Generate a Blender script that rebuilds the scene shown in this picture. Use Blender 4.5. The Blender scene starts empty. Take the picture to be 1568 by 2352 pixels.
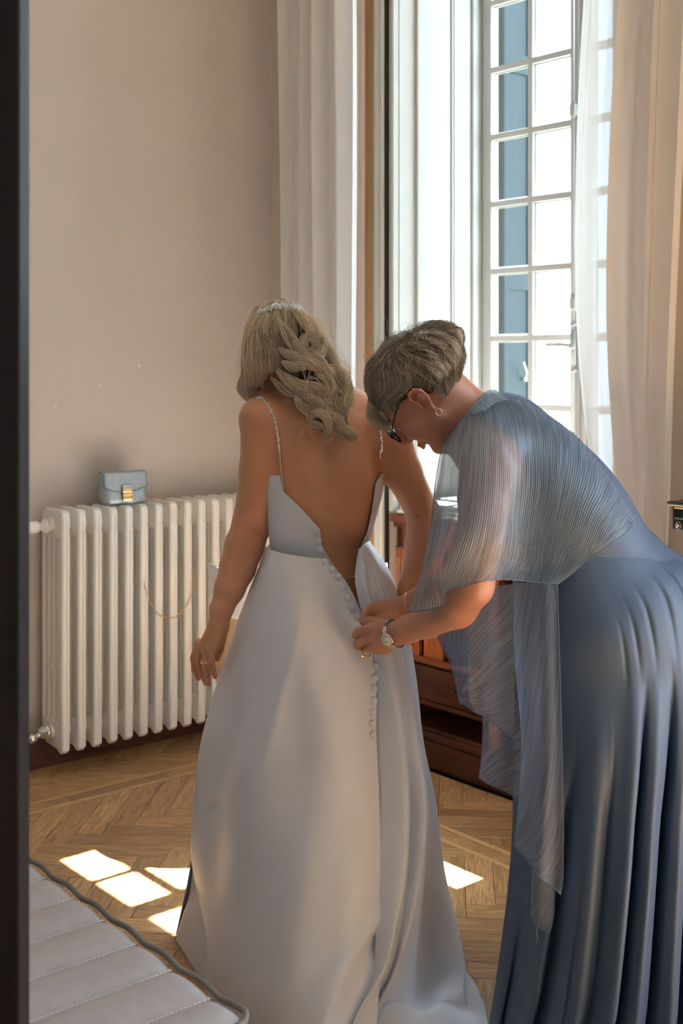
import bpy, bmesh, math, random
import numpy as np
from mathutils import Vector, Matrix
random.seed(7); RNG = np.random.default_rng(7)
SC = bpy.context.scene
COL = SC.collection
# ------------------------------------------------------------------ camera
F_PX, EYE, HZ = 2845.0, 1.5, 832.0            # focal length in pixels, eye height, horizon row of the 1568x2352 frame
cam = bpy.data.cameras.new('camera'); camo = bpy.data.objects.new('camera', cam); COL.objects.link(camo)
camo.location = (0, 0, EYE); camo.rotation_euler = (math.pi/2, 0, 0)
cam.sensor_fit = 'VERTICAL'; cam.sensor_height = 36; cam.sensor_width = 24
cam.lens = F_PX/2352*36; cam.shift_y = -(1176-HZ)/2352; cam.clip_start = .05; cam.clip_end = 200
cam.dof.use_dof = True; cam.dof.focus_distance = 2.8; cam.dof.aperture_fstop = 5.6
SC.camera = camo
# ------------------------------------------------------------------ light and exposure
SC.view_settings.view_transform = 'Standard'; SC.view_settings.look = 'None'
SC.view_settings.gamma = 1; SC.view_settings.use_curve_mapping = False
SC.view_settings.exposure = 0.6
ROT = -math.radians(50.03)
CA, SA = math.cos(-ROT), math.sin(-ROT)
def R(a, b, z):                               # room frame: a along the window wall from the corner, b from the window wall into the room
    return (-.301+CA*a-SA*b, 5.29-SA*a-CA*b, z)
W = bpy.data.worlds.new('sky'); SC.world = W; W.use_nodes = True
wn = W.node_tree.nodes; wl = W.node_tree.links
wn['Background'].inputs['Color'].default_value = (.61, .81, 1.0, 1)
wn['Background'].inputs['Strength'].default_value = 6.5
sun = bpy.data.lights.new('sun', 'SUN'); suno = bpy.data.objects.new('sun', sun); COL.objects.link(suno)
sun.energy = 75; sun.angle = math.radians(.42); sun.color = (1, .96, .90)
EL = math.radians(60.9); AZ = .018; sd = Vector((-SA*math.cos(EL)+CA*math.cos(EL)*AZ, -CA*math.cos(EL)-SA*math.cos(EL)*AZ, -math.sin(EL)))
suno.rotation_euler = sd.to_track_quat('-Z', 'Y').to_euler(); suno.location = R(1.3, -6, 9)
def portal(name, a, b, z, w, h, rotz):
    l = bpy.data.lights.new(name, 'AREA'); l.shape = 'RECTANGLE'; l.size = w; l.size_y = h
    o = bpy.data.objects.new(name, l); COL.objects.link(o); o.location = R(a, b, z)
    o.rotation_euler = (math.pi/2, 0, rotz); l.cycles.is_portal = True
    return o
portal('sky_portal', 1.27, -.68, 2.3, 1.1, 2.8, ROT)
SC.cycles.use_denoising = True
SC.cycles.max_bounces = 10; SC.cycles.diffuse_bounces = 6; SC.cycles.transparent_max_bounces = 24
SC.cycles.sample_clamp_indirect = 6; SC.cycles.caustics_reflective = False; SC.cycles.caustics_refractive = False
# ------------------------------------------------------------------ helpers
def P(px, py, Y): return np.array(((px-784)/F_PX*Y, Y, EYE-(py-HZ)/F_PX*Y))
def tag(o, label=None, cat=None, group=None, kind=None):
    if label: o['label'] = label
    if cat: o['category'] = cat
    if group: o['group'] = group
    if kind: o['kind'] = kind
    return o
def empty(name, loc, label=None, cat=None, group=None, kind=None, rz=0):
    o = bpy.data.objects.new(name, None); COL.objects.link(o); o.location = loc; o.rotation_euler = (0, 0, rz)
    o.empty_display_size = .05
    return tag(o, label, cat, group, kind)
def wloc(o):
    v = Vector((0, 0, 0))
    while o is not None: v = v+Vector(o.location); o = o.parent
    return v
def mk(name, V, F, mat, parent=None, smooth=True, uv=None, attr=None):
    """link world-space geometry as one mesh object (child of parent when given)"""
    V = np.asarray(V, dtype=np.float64).reshape(-1, 3)
    org = V.mean(0) if len(V) else np.zeros(3)
    if parent is None: org = np.array((org[0], org[1], V[:, 2].min()))
    me = bpy.data.meshes.new(name); L = V-org
    if isinstance(F, np.ndarray):
        n, k = F.shape
        me.vertices.add(len(L)); me.vertices.foreach_set('co', L.astype(np.float32).ravel())
        me.loops.add(n*k); me.loops.foreach_set('vertex_index', F.astype(np.int32).ravel())
        me.polygons.add(n); me.polygons.foreach_set('loop_start', np.arange(0, n*k, k, dtype=np.int32))
        me.update(calc_edges=True)
    else:
        me.from_pydata([tuple(v) for v in L], [], F)
    if uv is not None:
        lv = np.zeros(len(me.loops), dtype=np.int32); me.loops.foreach_get('vertex_index', lv)
        ul = me.uv_layers.new(name='UVMap'); ul.data.foreach_set('uv', np.asarray(uv, dtype=np.float32)[lv].ravel())
    if attr is not None:
        ca = me.color_attributes.new('tint', 'FLOAT_COLOR', 'POINT'); ca.data.foreach_set('color', np.asarray(attr, dtype=np.float32).ravel())
    if smooth: me.polygons.foreach_set('use_smooth', np.ones(len(me.polygons), dtype=bool))
    me.materials.append(mat); me.update()
    o = bpy.data.objects.new(name, me); COL.objects.link(o)
    if parent is not None:
        o.parent = parent; o.location = Vector(org)-wloc(parent)
    else: o.location = org
    return o
class MB:
    def __init__(s): s.v = []; s.f = []
    def add(s, vs, fs):
        n = len(s.v); s.v += [tuple(float(c) for c in v) for v in vs]; s.f += [tuple(i+n for i in f) for f in fs]; return s
    def box(s, x0, x1, y0, y1, z0, z1, fn=None, c=0):
        """chamfered box in any frame; fn maps (x,y,z) to world"""
        fn = fn or (lambda x, y, z: (x, y, z))
        if c <= 0:
            vs = [fn(x, y, z) for z in (z0, z1) for y in (y0, y1) for x in (x0, x1)]
            fs = [(0, 2, 3, 1), (4, 5, 7, 6), (0, 1, 5, 4), (2, 6, 7, 3), (0, 4, 6, 2), (1, 3, 7, 5)]
            return s.add(vs, fs)
        bm = bmesh.new(); vs = [bm.verts.new((x, y, z)) for z in (z0, z1) for y in (y0, y1) for x in (x0, x1)]
        for f in [(0, 2, 3, 1), (4, 5, 7, 6), (0, 1, 5, 4), (2, 6, 7, 3), (0, 4, 6, 2), (1, 3, 7, 5)]: bm.faces.new([vs[i] for i in f])
        bmesh.ops.bevel(bm, geom=list(bm.edges), offset=c, segments=2, affect='EDGES', profile=.6)
        bm.verts.ensure_lookup_table(); bm.verts.index_update()
        s.add([fn(*v.co) for v in bm.verts], [tuple(v.index for v in f.verts) for f in bm.faces]); bm.free(); return s
    def tube(s, pts, r, n=10, cap=True):
        V, F = tube(pts, r, n, cap); return s.add(V, F)
    def lathe(s, prof, c, n=24, ax=None):
        """prof: (radius, height); c centre; ax: axis vector"""
        ax = Vector(ax or (0, 0, 1)).normalized(); q = Vector((0, 0, 1)).rotation_difference(ax)
        vs = []; fs = []
        for r, h in prof:
            for k in range(n):
                t = 2*math.pi*k/n; vs.append(tuple(q @ Vector((r*math.cos(t), r*math.sin(t), h))+Vector(c)))
        for i in range(len(prof)-1):
            for k in range(n):
                a = i*n+k; b = i*n+(k+1) % n; fs.append((a, b, b+n, a+n))
        fs.append(tuple(range(n))[::-1]); fs.append(tuple((len(prof)-1)*n+k for k in range(n)))
        return s.add(vs, fs)
    def prism(s, poly, z0, z1, fn=None):
        """poly in (x,y) extruded z0..z1"""
        fn = fn or (lambda x, y, z: (x, y, z)); n = len(poly)
        vs = [fn(x, y, z0) for x, y in poly]+[fn(x, y, z1) for x, y in poly]
        fs = [tuple(range(n))[::-1], tuple(range(n, 2*n))]+[(i, (i+1) % n, n+(i+1) % n, n+i) for i in range(n)]
        return s.add(vs, fs)
    def build(s, name, mat, parent=None, smooth=False):
        return mk(name, s.v, s.f, mat, parent, smooth)
def crv(pts, n):
    """Catmull-Rom resample of control points to n points"""
    p = np.asarray(pts, dtype=float); m = len(p)
    if m == 2: t = np.linspace(0, 1, n)[:, None]; return p[0]*(1-t)+p[1]*t
    q = np.vstack([2*p[0]-p[1], p, 2*p[-1]-p[-2]]); u = np.linspace(0, m-1-1e-9, n); i = u.astype(int); t = (u-i)[:, None]
    a, b, c, d = q[i], q[i+1], q[i+2], q[i+3]
    return .5*((2*b)+(c-a)*t+(2*a-5*b+4*c-d)*t*t+(3*b-a-3*c+d)*t**3)
def tube(pts, r, n=10, cap=True):
    p = np.asarray(pts, dtype=float); m = len(p); r = np.broadcast_to(np.asarray(r, dtype=float), (m,))
    T = np.gradient(p, axis=0); T /= np.linalg.norm(T, axis=1)[:, None]+1e-12
    up = np.array((0, 0, 1.)) if abs(T[0][2]) < .9 else np.array((1., 0, 0))
    N = np.zeros_like(p); N[0] = np.cross(T[0], up); N[0] /= np.linalg.norm(N[0])
    for i in range(1, m):
        v = N[i-1]-T[i]*np.dot(N[i-1], T[i]); N[i] = v/(np.linalg.norm(v)+1e-12)
    B = np.cross(T, N); a = np.arange(n)*2*math.pi/n
    V = (p[:, None]+r[:, None, None]*(np.cos(a)[None, :, None]*N[:, None]+np.sin(a)[None, :, None]*B[:, None])).reshape(-1, 3)
    F = [(i*n+k, i*n+(k+1) % n, (i+1)*n+(k+1) % n, (i+1)*n+k) for i in range(m-1) for k in range(n)]
    if cap: F += [tuple(range(n))[::-1], tuple((m-1)*n+k for k in range(n))]
    return V, F
# ------------------------------------------------------------------ materials
def lin(r, g, b):                              # sRGB 0-255 -> linear
    f = lambda c: (c/255/12.92) if c/255 <= .04045 else ((c/255+.055)/1.055)**2.4
    return (f(r), f(g), f(b), 1)
MATS = {}
def mat(name, col, rough=.5, metal=0, spec=.5, **kw):
    m = bpy.data.materials.new(name); m.use_nodes = True; b = m.node_tree.nodes['Principled BSDF']
    b.inputs['Base Color'].default_value = col; b.inputs['Roughness'].default_value = rough
    b.inputs['Metallic'].default_value = metal; b.inputs['Specular IOR Level'].default_value = spec
    for k, v in kw.items(): b.inputs[k.replace('_', ' ')].default_value = v
    MATS[name] = m; return m
def nd(m, t, **kw):
    n = m.node_tree.nodes.new(t)
    for k, v in kw.items():
        if hasattr(n, k): setattr(n, k, v)
        else: n.inputs[k.replace('_', ' ')].default_value = v
    return n
def lk(m, a, b): m.node_tree.links.new(a, b)
def bsdf(m): return m.node_tree.nodes['Principled BSDF']
def noise_col(m, c1, c2, scale=(3, 3, 3), nscale=4, detail=4, coord='Object', bump=0, bscale=None, lo=.3, hi=.7, dist=.002):
    tc = nd(m, 'ShaderNodeTexCoord'); mp = nd(m, 'ShaderNodeMapping'); mp.inputs['Scale'].default_value = scale
    lk(m, tc.outputs[coord], mp.inputs['Vector'])
    n = nd(m, 'ShaderNodeTexNoise', Scale=nscale, Detail=detail); lk(m, mp.outputs[0], n.inputs['Vector'])
    r = nd(m, 'ShaderNodeValToRGB'); r.color_ramp.elements[0].position = lo; r.color_ramp.elements[1].position = hi
    r.color_ramp.elements[0].color = c1; r.color_ramp.elements[1].color = c2
    lk(m, n.outputs['Fac'], r.inputs[0]); lk(m, r.outputs[0], bsdf(m).inputs['Base Color'])
    if bump:
        n2 = n
        if bscale: n2 = nd(m, 'ShaderNodeTexNoise', Scale=bscale, Detail=3); lk(m, mp.outputs[0], n2.inputs['Vector'])
        bp = nd(m, 'ShaderNodeBump', Strength=bump, Distance=dist); lk(m, n2.outputs['Fac'], bp.inputs['Height']); lk(m, bp.outputs[0], bsdf(m).inputs['Normal'])
    return m
m_wall = noise_col(mat('wall_paint', (1, 1, 1, 1), .85, spec=.2), lin(202, 193, 187), lin(209, 200, 194), (1, 1, 1), 1.2, 4, bump=.15, bscale=120)
m_wall2 = noise_col(mat('wall_paint_beige', (1, 1, 1, 1), .85, spec=.2), lin(204, 192, 176), lin(210, 199, 184), (1, 1, 1), 1.2, 4, bump=.15, bscale=120)
m_ceil = mat('ceiling_paint', lin(240, 238, 234), .9); m_far = mat('white_wall_paint', lin(182, 182, 184), .9)
m_white = noise_col(mat('white_gloss_paint', (1, 1, 1, 1), .38), lin(192, 192, 187), lin(198, 198, 193), (1, 1, 1), 3, 2, bump=.08, bscale=60)
m_sash = mat('sash_paint', lin(192, 192, 190), .35)
m_tan = noise_col(mat('tan_trim', (1, 1, 1, 1), .5), lin(150, 116, 78), lin(166, 130, 92), (20, 20, 1), 4, 3)
m_pine = noise_col(mat('orange_wood_trim', (1, 1, 1, 1), .3), lin(166, 92, 50), lin(190, 112, 64), (30, 30, 1.2), 5, 5, bump=.1)
m_pine_sheen = noise_col(mat('wood_trim_painted_sheen', (1, 1, 1, 1), .3), lin(243, 222, 212), lin(248, 232, 225), (30, 30, 1.2), 5, 5, bump=.1)  # wood casing again, its glossy reflection put into a paler base colour
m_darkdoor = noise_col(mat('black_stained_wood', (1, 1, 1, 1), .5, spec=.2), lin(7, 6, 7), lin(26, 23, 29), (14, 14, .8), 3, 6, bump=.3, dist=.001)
m_gap = mat('dark_gap', lin(22, 16, 12), .9)
m_shut = noise_col(mat('teal_shutter_paint', (1, 1, 1, 1), .5), lin(8, 25, 27), lin(12, 31, 33), (1, 1, 1), 8, 3)
m_stucco = mat('outside_ground', lin(128, 130, 118), .9)
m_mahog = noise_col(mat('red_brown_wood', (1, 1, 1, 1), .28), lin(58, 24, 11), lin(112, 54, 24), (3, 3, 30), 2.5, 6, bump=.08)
m_mahog_shade = noise_col(mat('shaded_red_brown_wood', (1, 1, 1, 1), .35), lin(30, 12, 7), lin(70, 30, 14), (3, 3, 30), 2.5, 6)  # same cabinet wood, darkened to paint in the shadow on its lower parts
m_mahogv = noise_col(mat('lit_red_brown_wood_upright', (1, 1, 1, 1), .28), lin(84, 38, 16), lin(150, 78, 34), (24, 24, 1.6), 3, 6, bump=.08)  # upright grain, kept brighter to paint in the light on the upper front
m_base = noise_col(mat('baseboard_wood', (1, 1, 1, 1), .4), lin(62, 34, 20), lin(92, 54, 32), (3, 3, 30), 3, 5)
m_rad = mat('radiator_enamel', lin(238, 237, 234), .38)
m_chrome = mat('chrome', (.8, .8, .8, 1), .12, 1)
m_black = mat('black_plastic', lin(22, 24, 30), .35)
m_gold = mat('pale_gold', lin(220, 190, 140), .25, 1)
m_leather = noise_col(mat('grey_leather', (1, 1, 1, 1), .45), lin(166, 162, 166), lin(174, 170, 174), (1, 1, 1), 40, 2, bump=.15, bscale=300, dist=.0006)
m_pipe = mat('grey_piping', lin(112, 110, 106), .5)
m_thread = mat('pale_thread', lin(215, 215, 218), .6)
m_plasticw = mat('white_plastic', lin(235, 235, 238), .2)
m_bag = noise_col(mat('silver_leather', (1, 1, 1, 1), .32, .55), lin(150, 166, 178), lin(168, 182, 192), (1, 1, 1), 60, 2, bump=.1, bscale=350, dist=.0005)
m_glass = mat('clear_glass', (1, 1, 1, 1), .02)
bsdf(m_glass).inputs['Transmission Weight'].default_value = 1
def pane_mat():
    m = bpy.data.materials.new('window_glass'); m.use_nodes = True; nt = m.node_tree; nt.nodes.clear()
    o = nt.nodes.new('ShaderNodeOutputMaterial'); t = nt.nodes.new('ShaderNodeBsdfTransparent'); g = nt.nodes.new('ShaderNodeBsdfGlossy')
    t.inputs[0].default_value = (.93, .96, .96, 1); g.inputs['Roughness'].default_value = .03
    mx = nt.nodes.new('ShaderNodeMixShader'); mx.inputs[0].default_value = .04
    nt.links.new(t.outputs[0], mx.inputs[1]); nt.links.new(g.outputs[0], mx.inputs[2]); nt.links.new(mx.outputs[0], o.inputs[0])
    return m
m_pane = pane_mat()
def sheer_mat(name, col, alpha, rough=.7, trans=.5, stripes=None):
    m = bpy.data.materials.new(name); m.use_nodes = True; nt = m.node_tree; nt.nodes.clear()
    o = nt.nodes.new('ShaderNodeOutputMaterial'); d = nt.nodes.new('ShaderNodeBsdfDiffuse'); t = nt.nodes.new('ShaderNodeBsdfTranslucent'); tr = nt.nodes.new('ShaderNodeBsdfTransparent')
    d.inputs[0].default_value = col; t.inputs[0].default_value = col
    a = nt.nodes.new('ShaderNodeMixShader'); a.inputs[0].default_value = trans; nt.links.new(d.outputs[0], a.inputs[1]); nt.links.new(t.outputs[0], a.inputs[2])
    b = nt.nodes.new('ShaderNodeMixShader'); b.inputs[0].default_value = alpha; nt.links.new(tr.outputs[0], b.inputs[1]); nt.links.new(a.outputs[0], b.inputs[2])
    nt.links.new(b.outputs[0], o.inputs[0]); return m
m_curtain = sheer_mat('white_voile', (.93, .93, .93, 1), .94, trans=.4)
def wood_floor():
    m = mat('oak_parquet', (1, 1, 1, 1), .36)
    tc = nd(m, 'ShaderNodeTexCoord'); oi = nd(m, 'ShaderNodeObjectInfo'); ad = nd(m, 'ShaderNodeVectorMath'); ad.operation = 'ADD'
    sc = nd(m, 'ShaderNodeMath'); sc.operation = 'MULTIPLY'; sc.inputs[1].default_value = 40; lk(m, oi.outputs['Random'], sc.inputs[0])
    lk(m, tc.outputs['Object'], ad.inputs[0]); lk(m, sc.outputs[0], ad.inputs[1])
    mp = nd(m, 'ShaderNodeMapping'); mp.inputs['Scale'].default_value = (3, 34, 10); lk(m, ad.outputs[0], mp.inputs['Vector'])
    n = nd(m, 'ShaderNodeTexNoise', Scale=2.2, Detail=7, Roughness=.62, Distortion=1.4); lk(m, mp.outputs[0], n.inputs['Vector'])
    mp2 = nd(m, 'ShaderNodeMapping'); mp2.inputs['Scale'].default_value = (8, 260, 10); lk(m, ad.outputs[0], mp2.inputs['Vector'])
    n2 = nd(m, 'ShaderNodeTexNoise', Scale=2, Detail=3); lk(m, mp2.outputs[0], n2.inputs['Vector'])
    r = nd(m, 'ShaderNodeValToRGB'); r.color_ramp.elements[0].position = .32; r.color_ramp.elements[1].position = .68
    r.color_ramp.elements[0].color = lin(142, 108, 72); r.color_ramp.elements[1].color = lin(204, 168, 122)
    lk(m, n.outputs['Fac'], r.inputs[0])
    hs = nd(m, 'ShaderNodeHueSaturation'); lk(m, r.outputs[0], hs.inputs['Color'])
    mr = nd(m, 'ShaderNodeMapRange'); mr.inputs['To Min'].default_value = .78; mr.inputs['To Max'].default_value = 1.22; lk(m, oi.outputs['Random'], mr.inputs[0]); lk(m, mr.outputs[0], hs.inputs['Value'])
    dk = nd(m, 'ShaderNodeMix'); dk.data_type = 'RGBA'; dk.blend_type = 'MULTIPLY'; r2 = nd(m, 'ShaderNodeValToRGB'); r2.color_ramp.elements[0].position = .38; r2.color_ramp.elements[0].color = (.55, .45, .38, 1); r2.color_ramp.elements[1].position = .5; r2.color_ramp.elements[1].color = (1, 1, 1, 1)
    lk(m, n2.outputs['Fac'], r2.inputs[0]); dk.inputs[0].default_value = .7; lk(m, hs.outputs[0], dk.inputs[6]); lk(m, r2.outputs[0], dk.inputs[7]); lk(m, dk.outputs[2], bsdf(m).inputs['Base Color'])
    bp = nd(m, 'ShaderNodeBump', Strength=.25, Distance=.0008); lk(m, n2.outputs['Fac'], bp.inputs['Height']); lk(m, bp.outputs[0], bsdf(m).inputs['Normal'])
    mr2 = nd(m, 'ShaderNodeMapRange'); mr2.inputs['To Min'].default_value = .28; mr2.inputs['To Max'].default_value = .48; lk(m, n.outputs['Fac'], mr2.inputs[0]); lk(m, mr2.outputs[0], bsdf(m).inputs['Roughness'])
    return m
m_oak = wood_floor()
m_strip = noise_col(mat('maple_strip', (1, 1, 1, 1), .4), lin(192, 156, 108), lin(210, 176, 128), (1, 1, 1), 14, 4)
# ------------------------------------------------------------------ room shell
RX, RB, RH = 6.2, 5.4, 4.3
def st(name, mb, m, smooth=False): return tag(mb.build(name, m, None, smooth), kind='structure')
fl = st('floor', MB().box(-.2, RX+.2, -.2, RB+.2, -.06, -.016, R), m_gap)
st('ceiling', MB().box(-.3, RX+.3, -.6, RB+.3, RH, RH+.1, R), m_ceil)
st('wall_left', MB().box(-.25, 0, -.6, RB+.2, -.02, RH, R), m_wall)
# window wall with the window recess and an unseen second window added for fill daylight
def wall_with_openings(b0, b1, a0, a1, ops):
    mb = MB(); x = a0
    for (o0, o1, z0, z1) in ops:
        mb.box(x, o0, b0, b1, -.02, RH, R); mb.box(o0, o1, b0, b1, -.02, z0, R); mb.box(o0, o1, b0, b1, z1, RH, R); x = o1
    mb.box(x, a1, b0, b1, -.02, RH, R); return mb
NA0, NA1 = .733, 1.812
ww = wall_with_openings(-.555, 0, 0, RX, [(NA0, NA1, -.02, 3.62), (3.30, 5.10, .5, 3.62)])
o2 = wall_with_openings(-.66, -.555, 0, RX, [(NA0, NA1, -.02, 3.86), (3.30, 5.10, .5, 3.86)]); ww.add(o2.v, o2.f)
st('wall_window', ww, m_wall2)
st('wall_under_window', MB().box(NA0, NA1, -.62, -.47, -.02, .93, R), m_white)
portal('sky_portal', 4.2, -.68, 2.06, 1.8, 3.1, ROT)
st('wall_right', MB().box(RX, RX+.2, -.66, RB+.2, -.02, RH, R), m_far)
st('wall_rear', MB().box(-.2, RX, RB, RB+.2, -.02, RH, R), m_far)
mb = MB()
for a in (3.30, 4.17, 5.05): mb.box(a, a+.05, -.55, -.5, .5, 3.62, R)
for z in (.5, 1.44, 1.98, 2.52, 3.06, 3.57): mb.box(3.30, 5.10, -.54, -.51, z, z+.04, R)
st('added_fill_window', mb, m_sash)  # bars of the out-of-view opening added to brighten the room
# baseboards
st('baseboard_left', MB().box(0, .022, 0, RB, 0, .13, R, .004).box(0, .028, 0, RB, 0, .022, R, .003), m_base)
st('baseboard_window', MB().box(0, .56, 0, .022, 0, .13, R, .004).box(NA1+.17, RX, 0, .022, 0, .13, R, .004), m_base)
# ------------------------------------------------------------------ floor: herringbone blocks, border strips
w_, L_ = .082, .41
def clip_poly(poly, n, d):                    # keep n.p <= d
    out = []
    for i in range(len(poly)):
        p, q = poly[i], poly[(i+1) % len(poly)]; sp = n[0]*p[0]+n[1]*p[1]-d; sq = n[0]*q[0]+n[1]*q[1]-d
        if sp <= 0: out.append(p)
        if sp*sq < 0: t = sp/(sp-sq); out.append((p[0]+t*(q[0]-p[0]), p[1]+t*(q[1]-p[1])))
    return out
def area(p): return abs(sum(p[i][0]*p[(i+1) % len(p)][1]-p[(i+1) % len(p)][0]*p[i][1] for i in range(len(p))))/2 if len(p) > 2 else 0
S45 = math.sqrt(.5)
def ab(u, v): return ((u-v)*S45+1.03, (u+v)*S45+.47)     # parquet axes at 45 degrees to the walls
blocks = []                                    # (polygon in (a,b), centre, direction angle in room frame)
EA0, EA1, EB0, EB1 = 0.0, RX, 0.0, RB
zones = [(.43, RX-.43, .43, RB-.43), 'ring']
n_i = 75
for i in range(-n_i, n_i+1):
    for j in range(-20, 21):
        for kind in (0, 1):
            u0, v0 = i*w_+j*L_, i*w_-j*L_
            r = (u0, u0+L_, v0, v0+w_) if kind == 0 else (u0+L_, u0+L_+w_, v0+w_-L_, v0+w_)
            g = .0006
            pl = [ab(r[0]+g, r[2]+g), ab(r[1]-g, r[2]+g), ab(r[1]-g, r[3]-g), ab(r[0]+g, r[3]-g)]
            c = ab((r[0]+r[1])/2, (r[2]+r[3])/2)
            if not (-.4 < c[0] < RX+.4 and -.4 < c[1] < RB+.4): continue
            ang = math.pi/4 if kind == 0 else -math.pi/4
            def zc(pl, z):
                for n, d in (((-1, 0), -z[0]), ((1, 0), z[1]), ((0, -1), -z[2]), ((0, 1), z[3])):
                    pl = clip_poly(pl, n, d)
                    if len(pl) < 3: return []
                return pl
            for z in ((.434, RX-.434, .434, RB-.434), (.001, .336, .001, RB), (.336, RX, .001, .336), (RX-.336, RX, .336, RB), (.336, RX-.336, RB-.336, RB)):
                q = zc(pl, z)
                if area(q) > 2e-4: blocks.append((q, c, ang))
for k in range(14):                            # the band of blocks between the two light strips
    for (a0, a1, b0, b1) in ((.356, .414, .356+k*.4, .356+k*.4+.3985), (.4145+k*.4, .4145+k*.4+.3985, .356, .414)):
        if a1 < RX-.34 and b1 < RB-.34: blocks.append(([(a0, b0), (a1, b0), (a1, b1), (a0, b1)], ((a0+a1)/2, (b0+b1)/2), 0 if a1-a0 > .2 else math.pi/2))
def in_view(c):
    x, y, _ = R(c[0], c[1], 0)
    if y < 2.4: return False
    px = 784+x/y*F_PX; py = HZ+EYE/y*F_PX
    return (40 < px < 500 or 940 < px < 1220) and 1600 < py < 2420
rest = MB(); n_parts = 0
for (q, c, ang) in blocks:
    cx, cy = c; dz = random.uniform(-.0004, .0004)
    if in_view(c) and n_parts < 290:
        ca, sa = math.cos(-ang), math.sin(-ang)
        loc = [((p[0]-cx)*ca-(p[1]-cy)*sa, (p[0]-cx)*sa+(p[1]-cy)*ca) for p in q]
        loc = [(x, -y) for x, y in loc]        # b axis points the other way in world
        n = len(loc); me = bpy.data.meshes.new('plank')
        ins = 1-.0012/.04
        mx_ = sum(p[0] for p in loc)/n; my_ = sum(p[1] for p in loc)/n
        top = [(mx_+(x-mx_)*(1-.0016/max(.02, abs(x-mx_)+1e-6)) if abs(x-mx_) > .02 else x, my_+(y-my_)*.97, 0) for x, y in loc]
        vs = [(x, y, -.016) for x, y in loc]+[(x, y, -.0012) for x, y in loc]+top
        fs = [tuple(range(2*n, 3*n))]+[(i, (i+1) % n, n+(i+1) % n, n+i) for i in range(n)]+[(n+i, n+(i+1) % n, 2*n+(i+1) % n, 2*n+i) for i in range(n)]
        me.from_pydata(vs, [], fs); me.materials.append(m_oak)
        bm = bmesh.new(); bm.from_mesh(me); bmesh.ops.recalc_face_normals(bm, faces=bm.faces); bm.to_mesh(me); bm.free()
        o = bpy.data.objects.new('plank', me); COL.objects.link(o); o.parent = fl
        o.location = Vector(R(cx, cy, dz))-Vector(fl.location); o.rotation_euler = (0, 0, ROT-ang); n_parts += 1
    else:
        rest.prism(q, -.016, dz, R)
bm = bmesh.new(); me = bpy.data.meshes.new('far_planks'); me.from_pydata(rest.v, [], rest.f); bm.from_mesh(me); bmesh.ops.recalc_face_normals(bm, faces=bm.faces); bm.to_mesh(me); bm.free(); me.materials.append(m_oak)
o = bpy.data.objects.new('far_planks', me); COL.objects.link(o); o.parent = fl; o.location = -Vector(fl.location); tag(o, kind='stuff')
for (x0, x1, y0, y1) in ((.3375, .3545, .3375, RB-.34), (.4155, .4325, .4155, RB-.42), (.3545, RX-.34, .3375, .3545), (.4325, RX-.42, .4155, .4325)):
    MB().box(x0, x1, y0, y1, -.016, .0002, R).build('inlay_strip', m_strip, fl)
print('planks', n_parts, len(blocks))
# ------------------------------------------------------------------ window_1: recess, panelled shutters, sashes, casing
win = empty('window_1', R(1.27, -.5, .93), kind='structure')
mb = MB()                                      # fixed frame
mb.box(NA0+.0, NA0+.028, -.555, -.475, .93, 3.62, R, .004).box(NA1-.028, NA1, -.555, -.475, .93, 3.62, R, .004)
mb.box(NA0, NA1, -.555, -.475, 3.575, 3.62, R, .004).box(NA0, NA1, -.56, -.44, .93, .955, R, .004)
mb.build('window_frame', m_sash, win)
ZB = [.955+.06]+[1.055+.27*k for k in range(0, 10)]
zbars = [1.055+.27*k for k in range(10)]      # 1.055 ... 3.485
def sash(a0, a1):
    s = MB(); f = .05
    s.box(a0, a0+f, -.54, -.495, .957, 3.573, R, .006).box(a1-f, a1, -.54, -.495, .957, 3.573, R, .006)
    s.box(a0+f, a1-f, -.538, -.497, .957, 1.041, R, .005).box(a0+f, a1-f, -.538, -.497, 3.499, 3.573, R, .005)
    o = s.build('sash', m_sash, win)
    am = (a0+a1)/2
    m = MB().box(am-.012, am+.012, -.535, -.5, 1.04, 3.5, R, .003).box(am-.016, am+.016, -.527, -.517, 1.04, 3.5, R, .002); m.build('muntin', m_sash, o)
    for z in zbars[1:9]:
        MB().box(a0+f-.004, a1-f+.004, -.536, -.499, z-.012, z+.012, R, .003).box(a0+f-.002, a1-f+.002, -.527, -.517, z-.017, z+.017, R, .002).build('muntin', m_sash, o)
    for (p0, p1) in ((a0+f-.002, am-.011), (am+.011, a1-f+.002)):       # inner bead around each pane
        for k in range(9):
            z0, z1 = zbars[k]-.012 if k == 0 else zbars[k]+.0115, zbars[k+1]-.0115 if k < 8 else 3.4995
            MB().box(p0, p1, -.5235, -.5205, z0, z1, R).build('pane', m_pane, o)
    return o
AM = 1.27
sash(NA0+.03, AM-.001); sash(AM+.001, NA1-.03)
b = MB(); b.box(AM-.03, AM+.03, -.497, -.478, .96, 3.57, R, .006).box(AM-.012, AM+.012, -.48, -.468, .96, 3.57, R, .004); b.build('meeting_stile', m_sash, win)
rod = MB(); rod.tube([R(AM-.002, -.455, .97), R(AM-.002, -.455, 3.56)], .0055, 10)
for z in (1.72, 2.44, 3.1): rod.box(AM-.014, AM+.010, -.468, -.446, z-.022, z+.022, R, .004); rod.tube([R(AM-.002, -.455, z-.03), R(AM-.002, -.455, z+.03)], .009, 10)
rod.tube([R(AM-.002, -.455, 1.49), R(AM-.002, -.455, 1.62)], .011, 12)
rod.lathe([(.001, -.008), (.012, -.006), (.014, 0), (.012, .006), (.001, .008)], R(AM-.002, -.455, 1.64), 12); rod.lathe([(.001, -.008), (.012, -.006), (.014, 0), (.012, .006), (.001, .008)], R(AM-.002, -.455, 1.47), 12)
rod.build('bolt_rod', m_sash, win, True)
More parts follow.
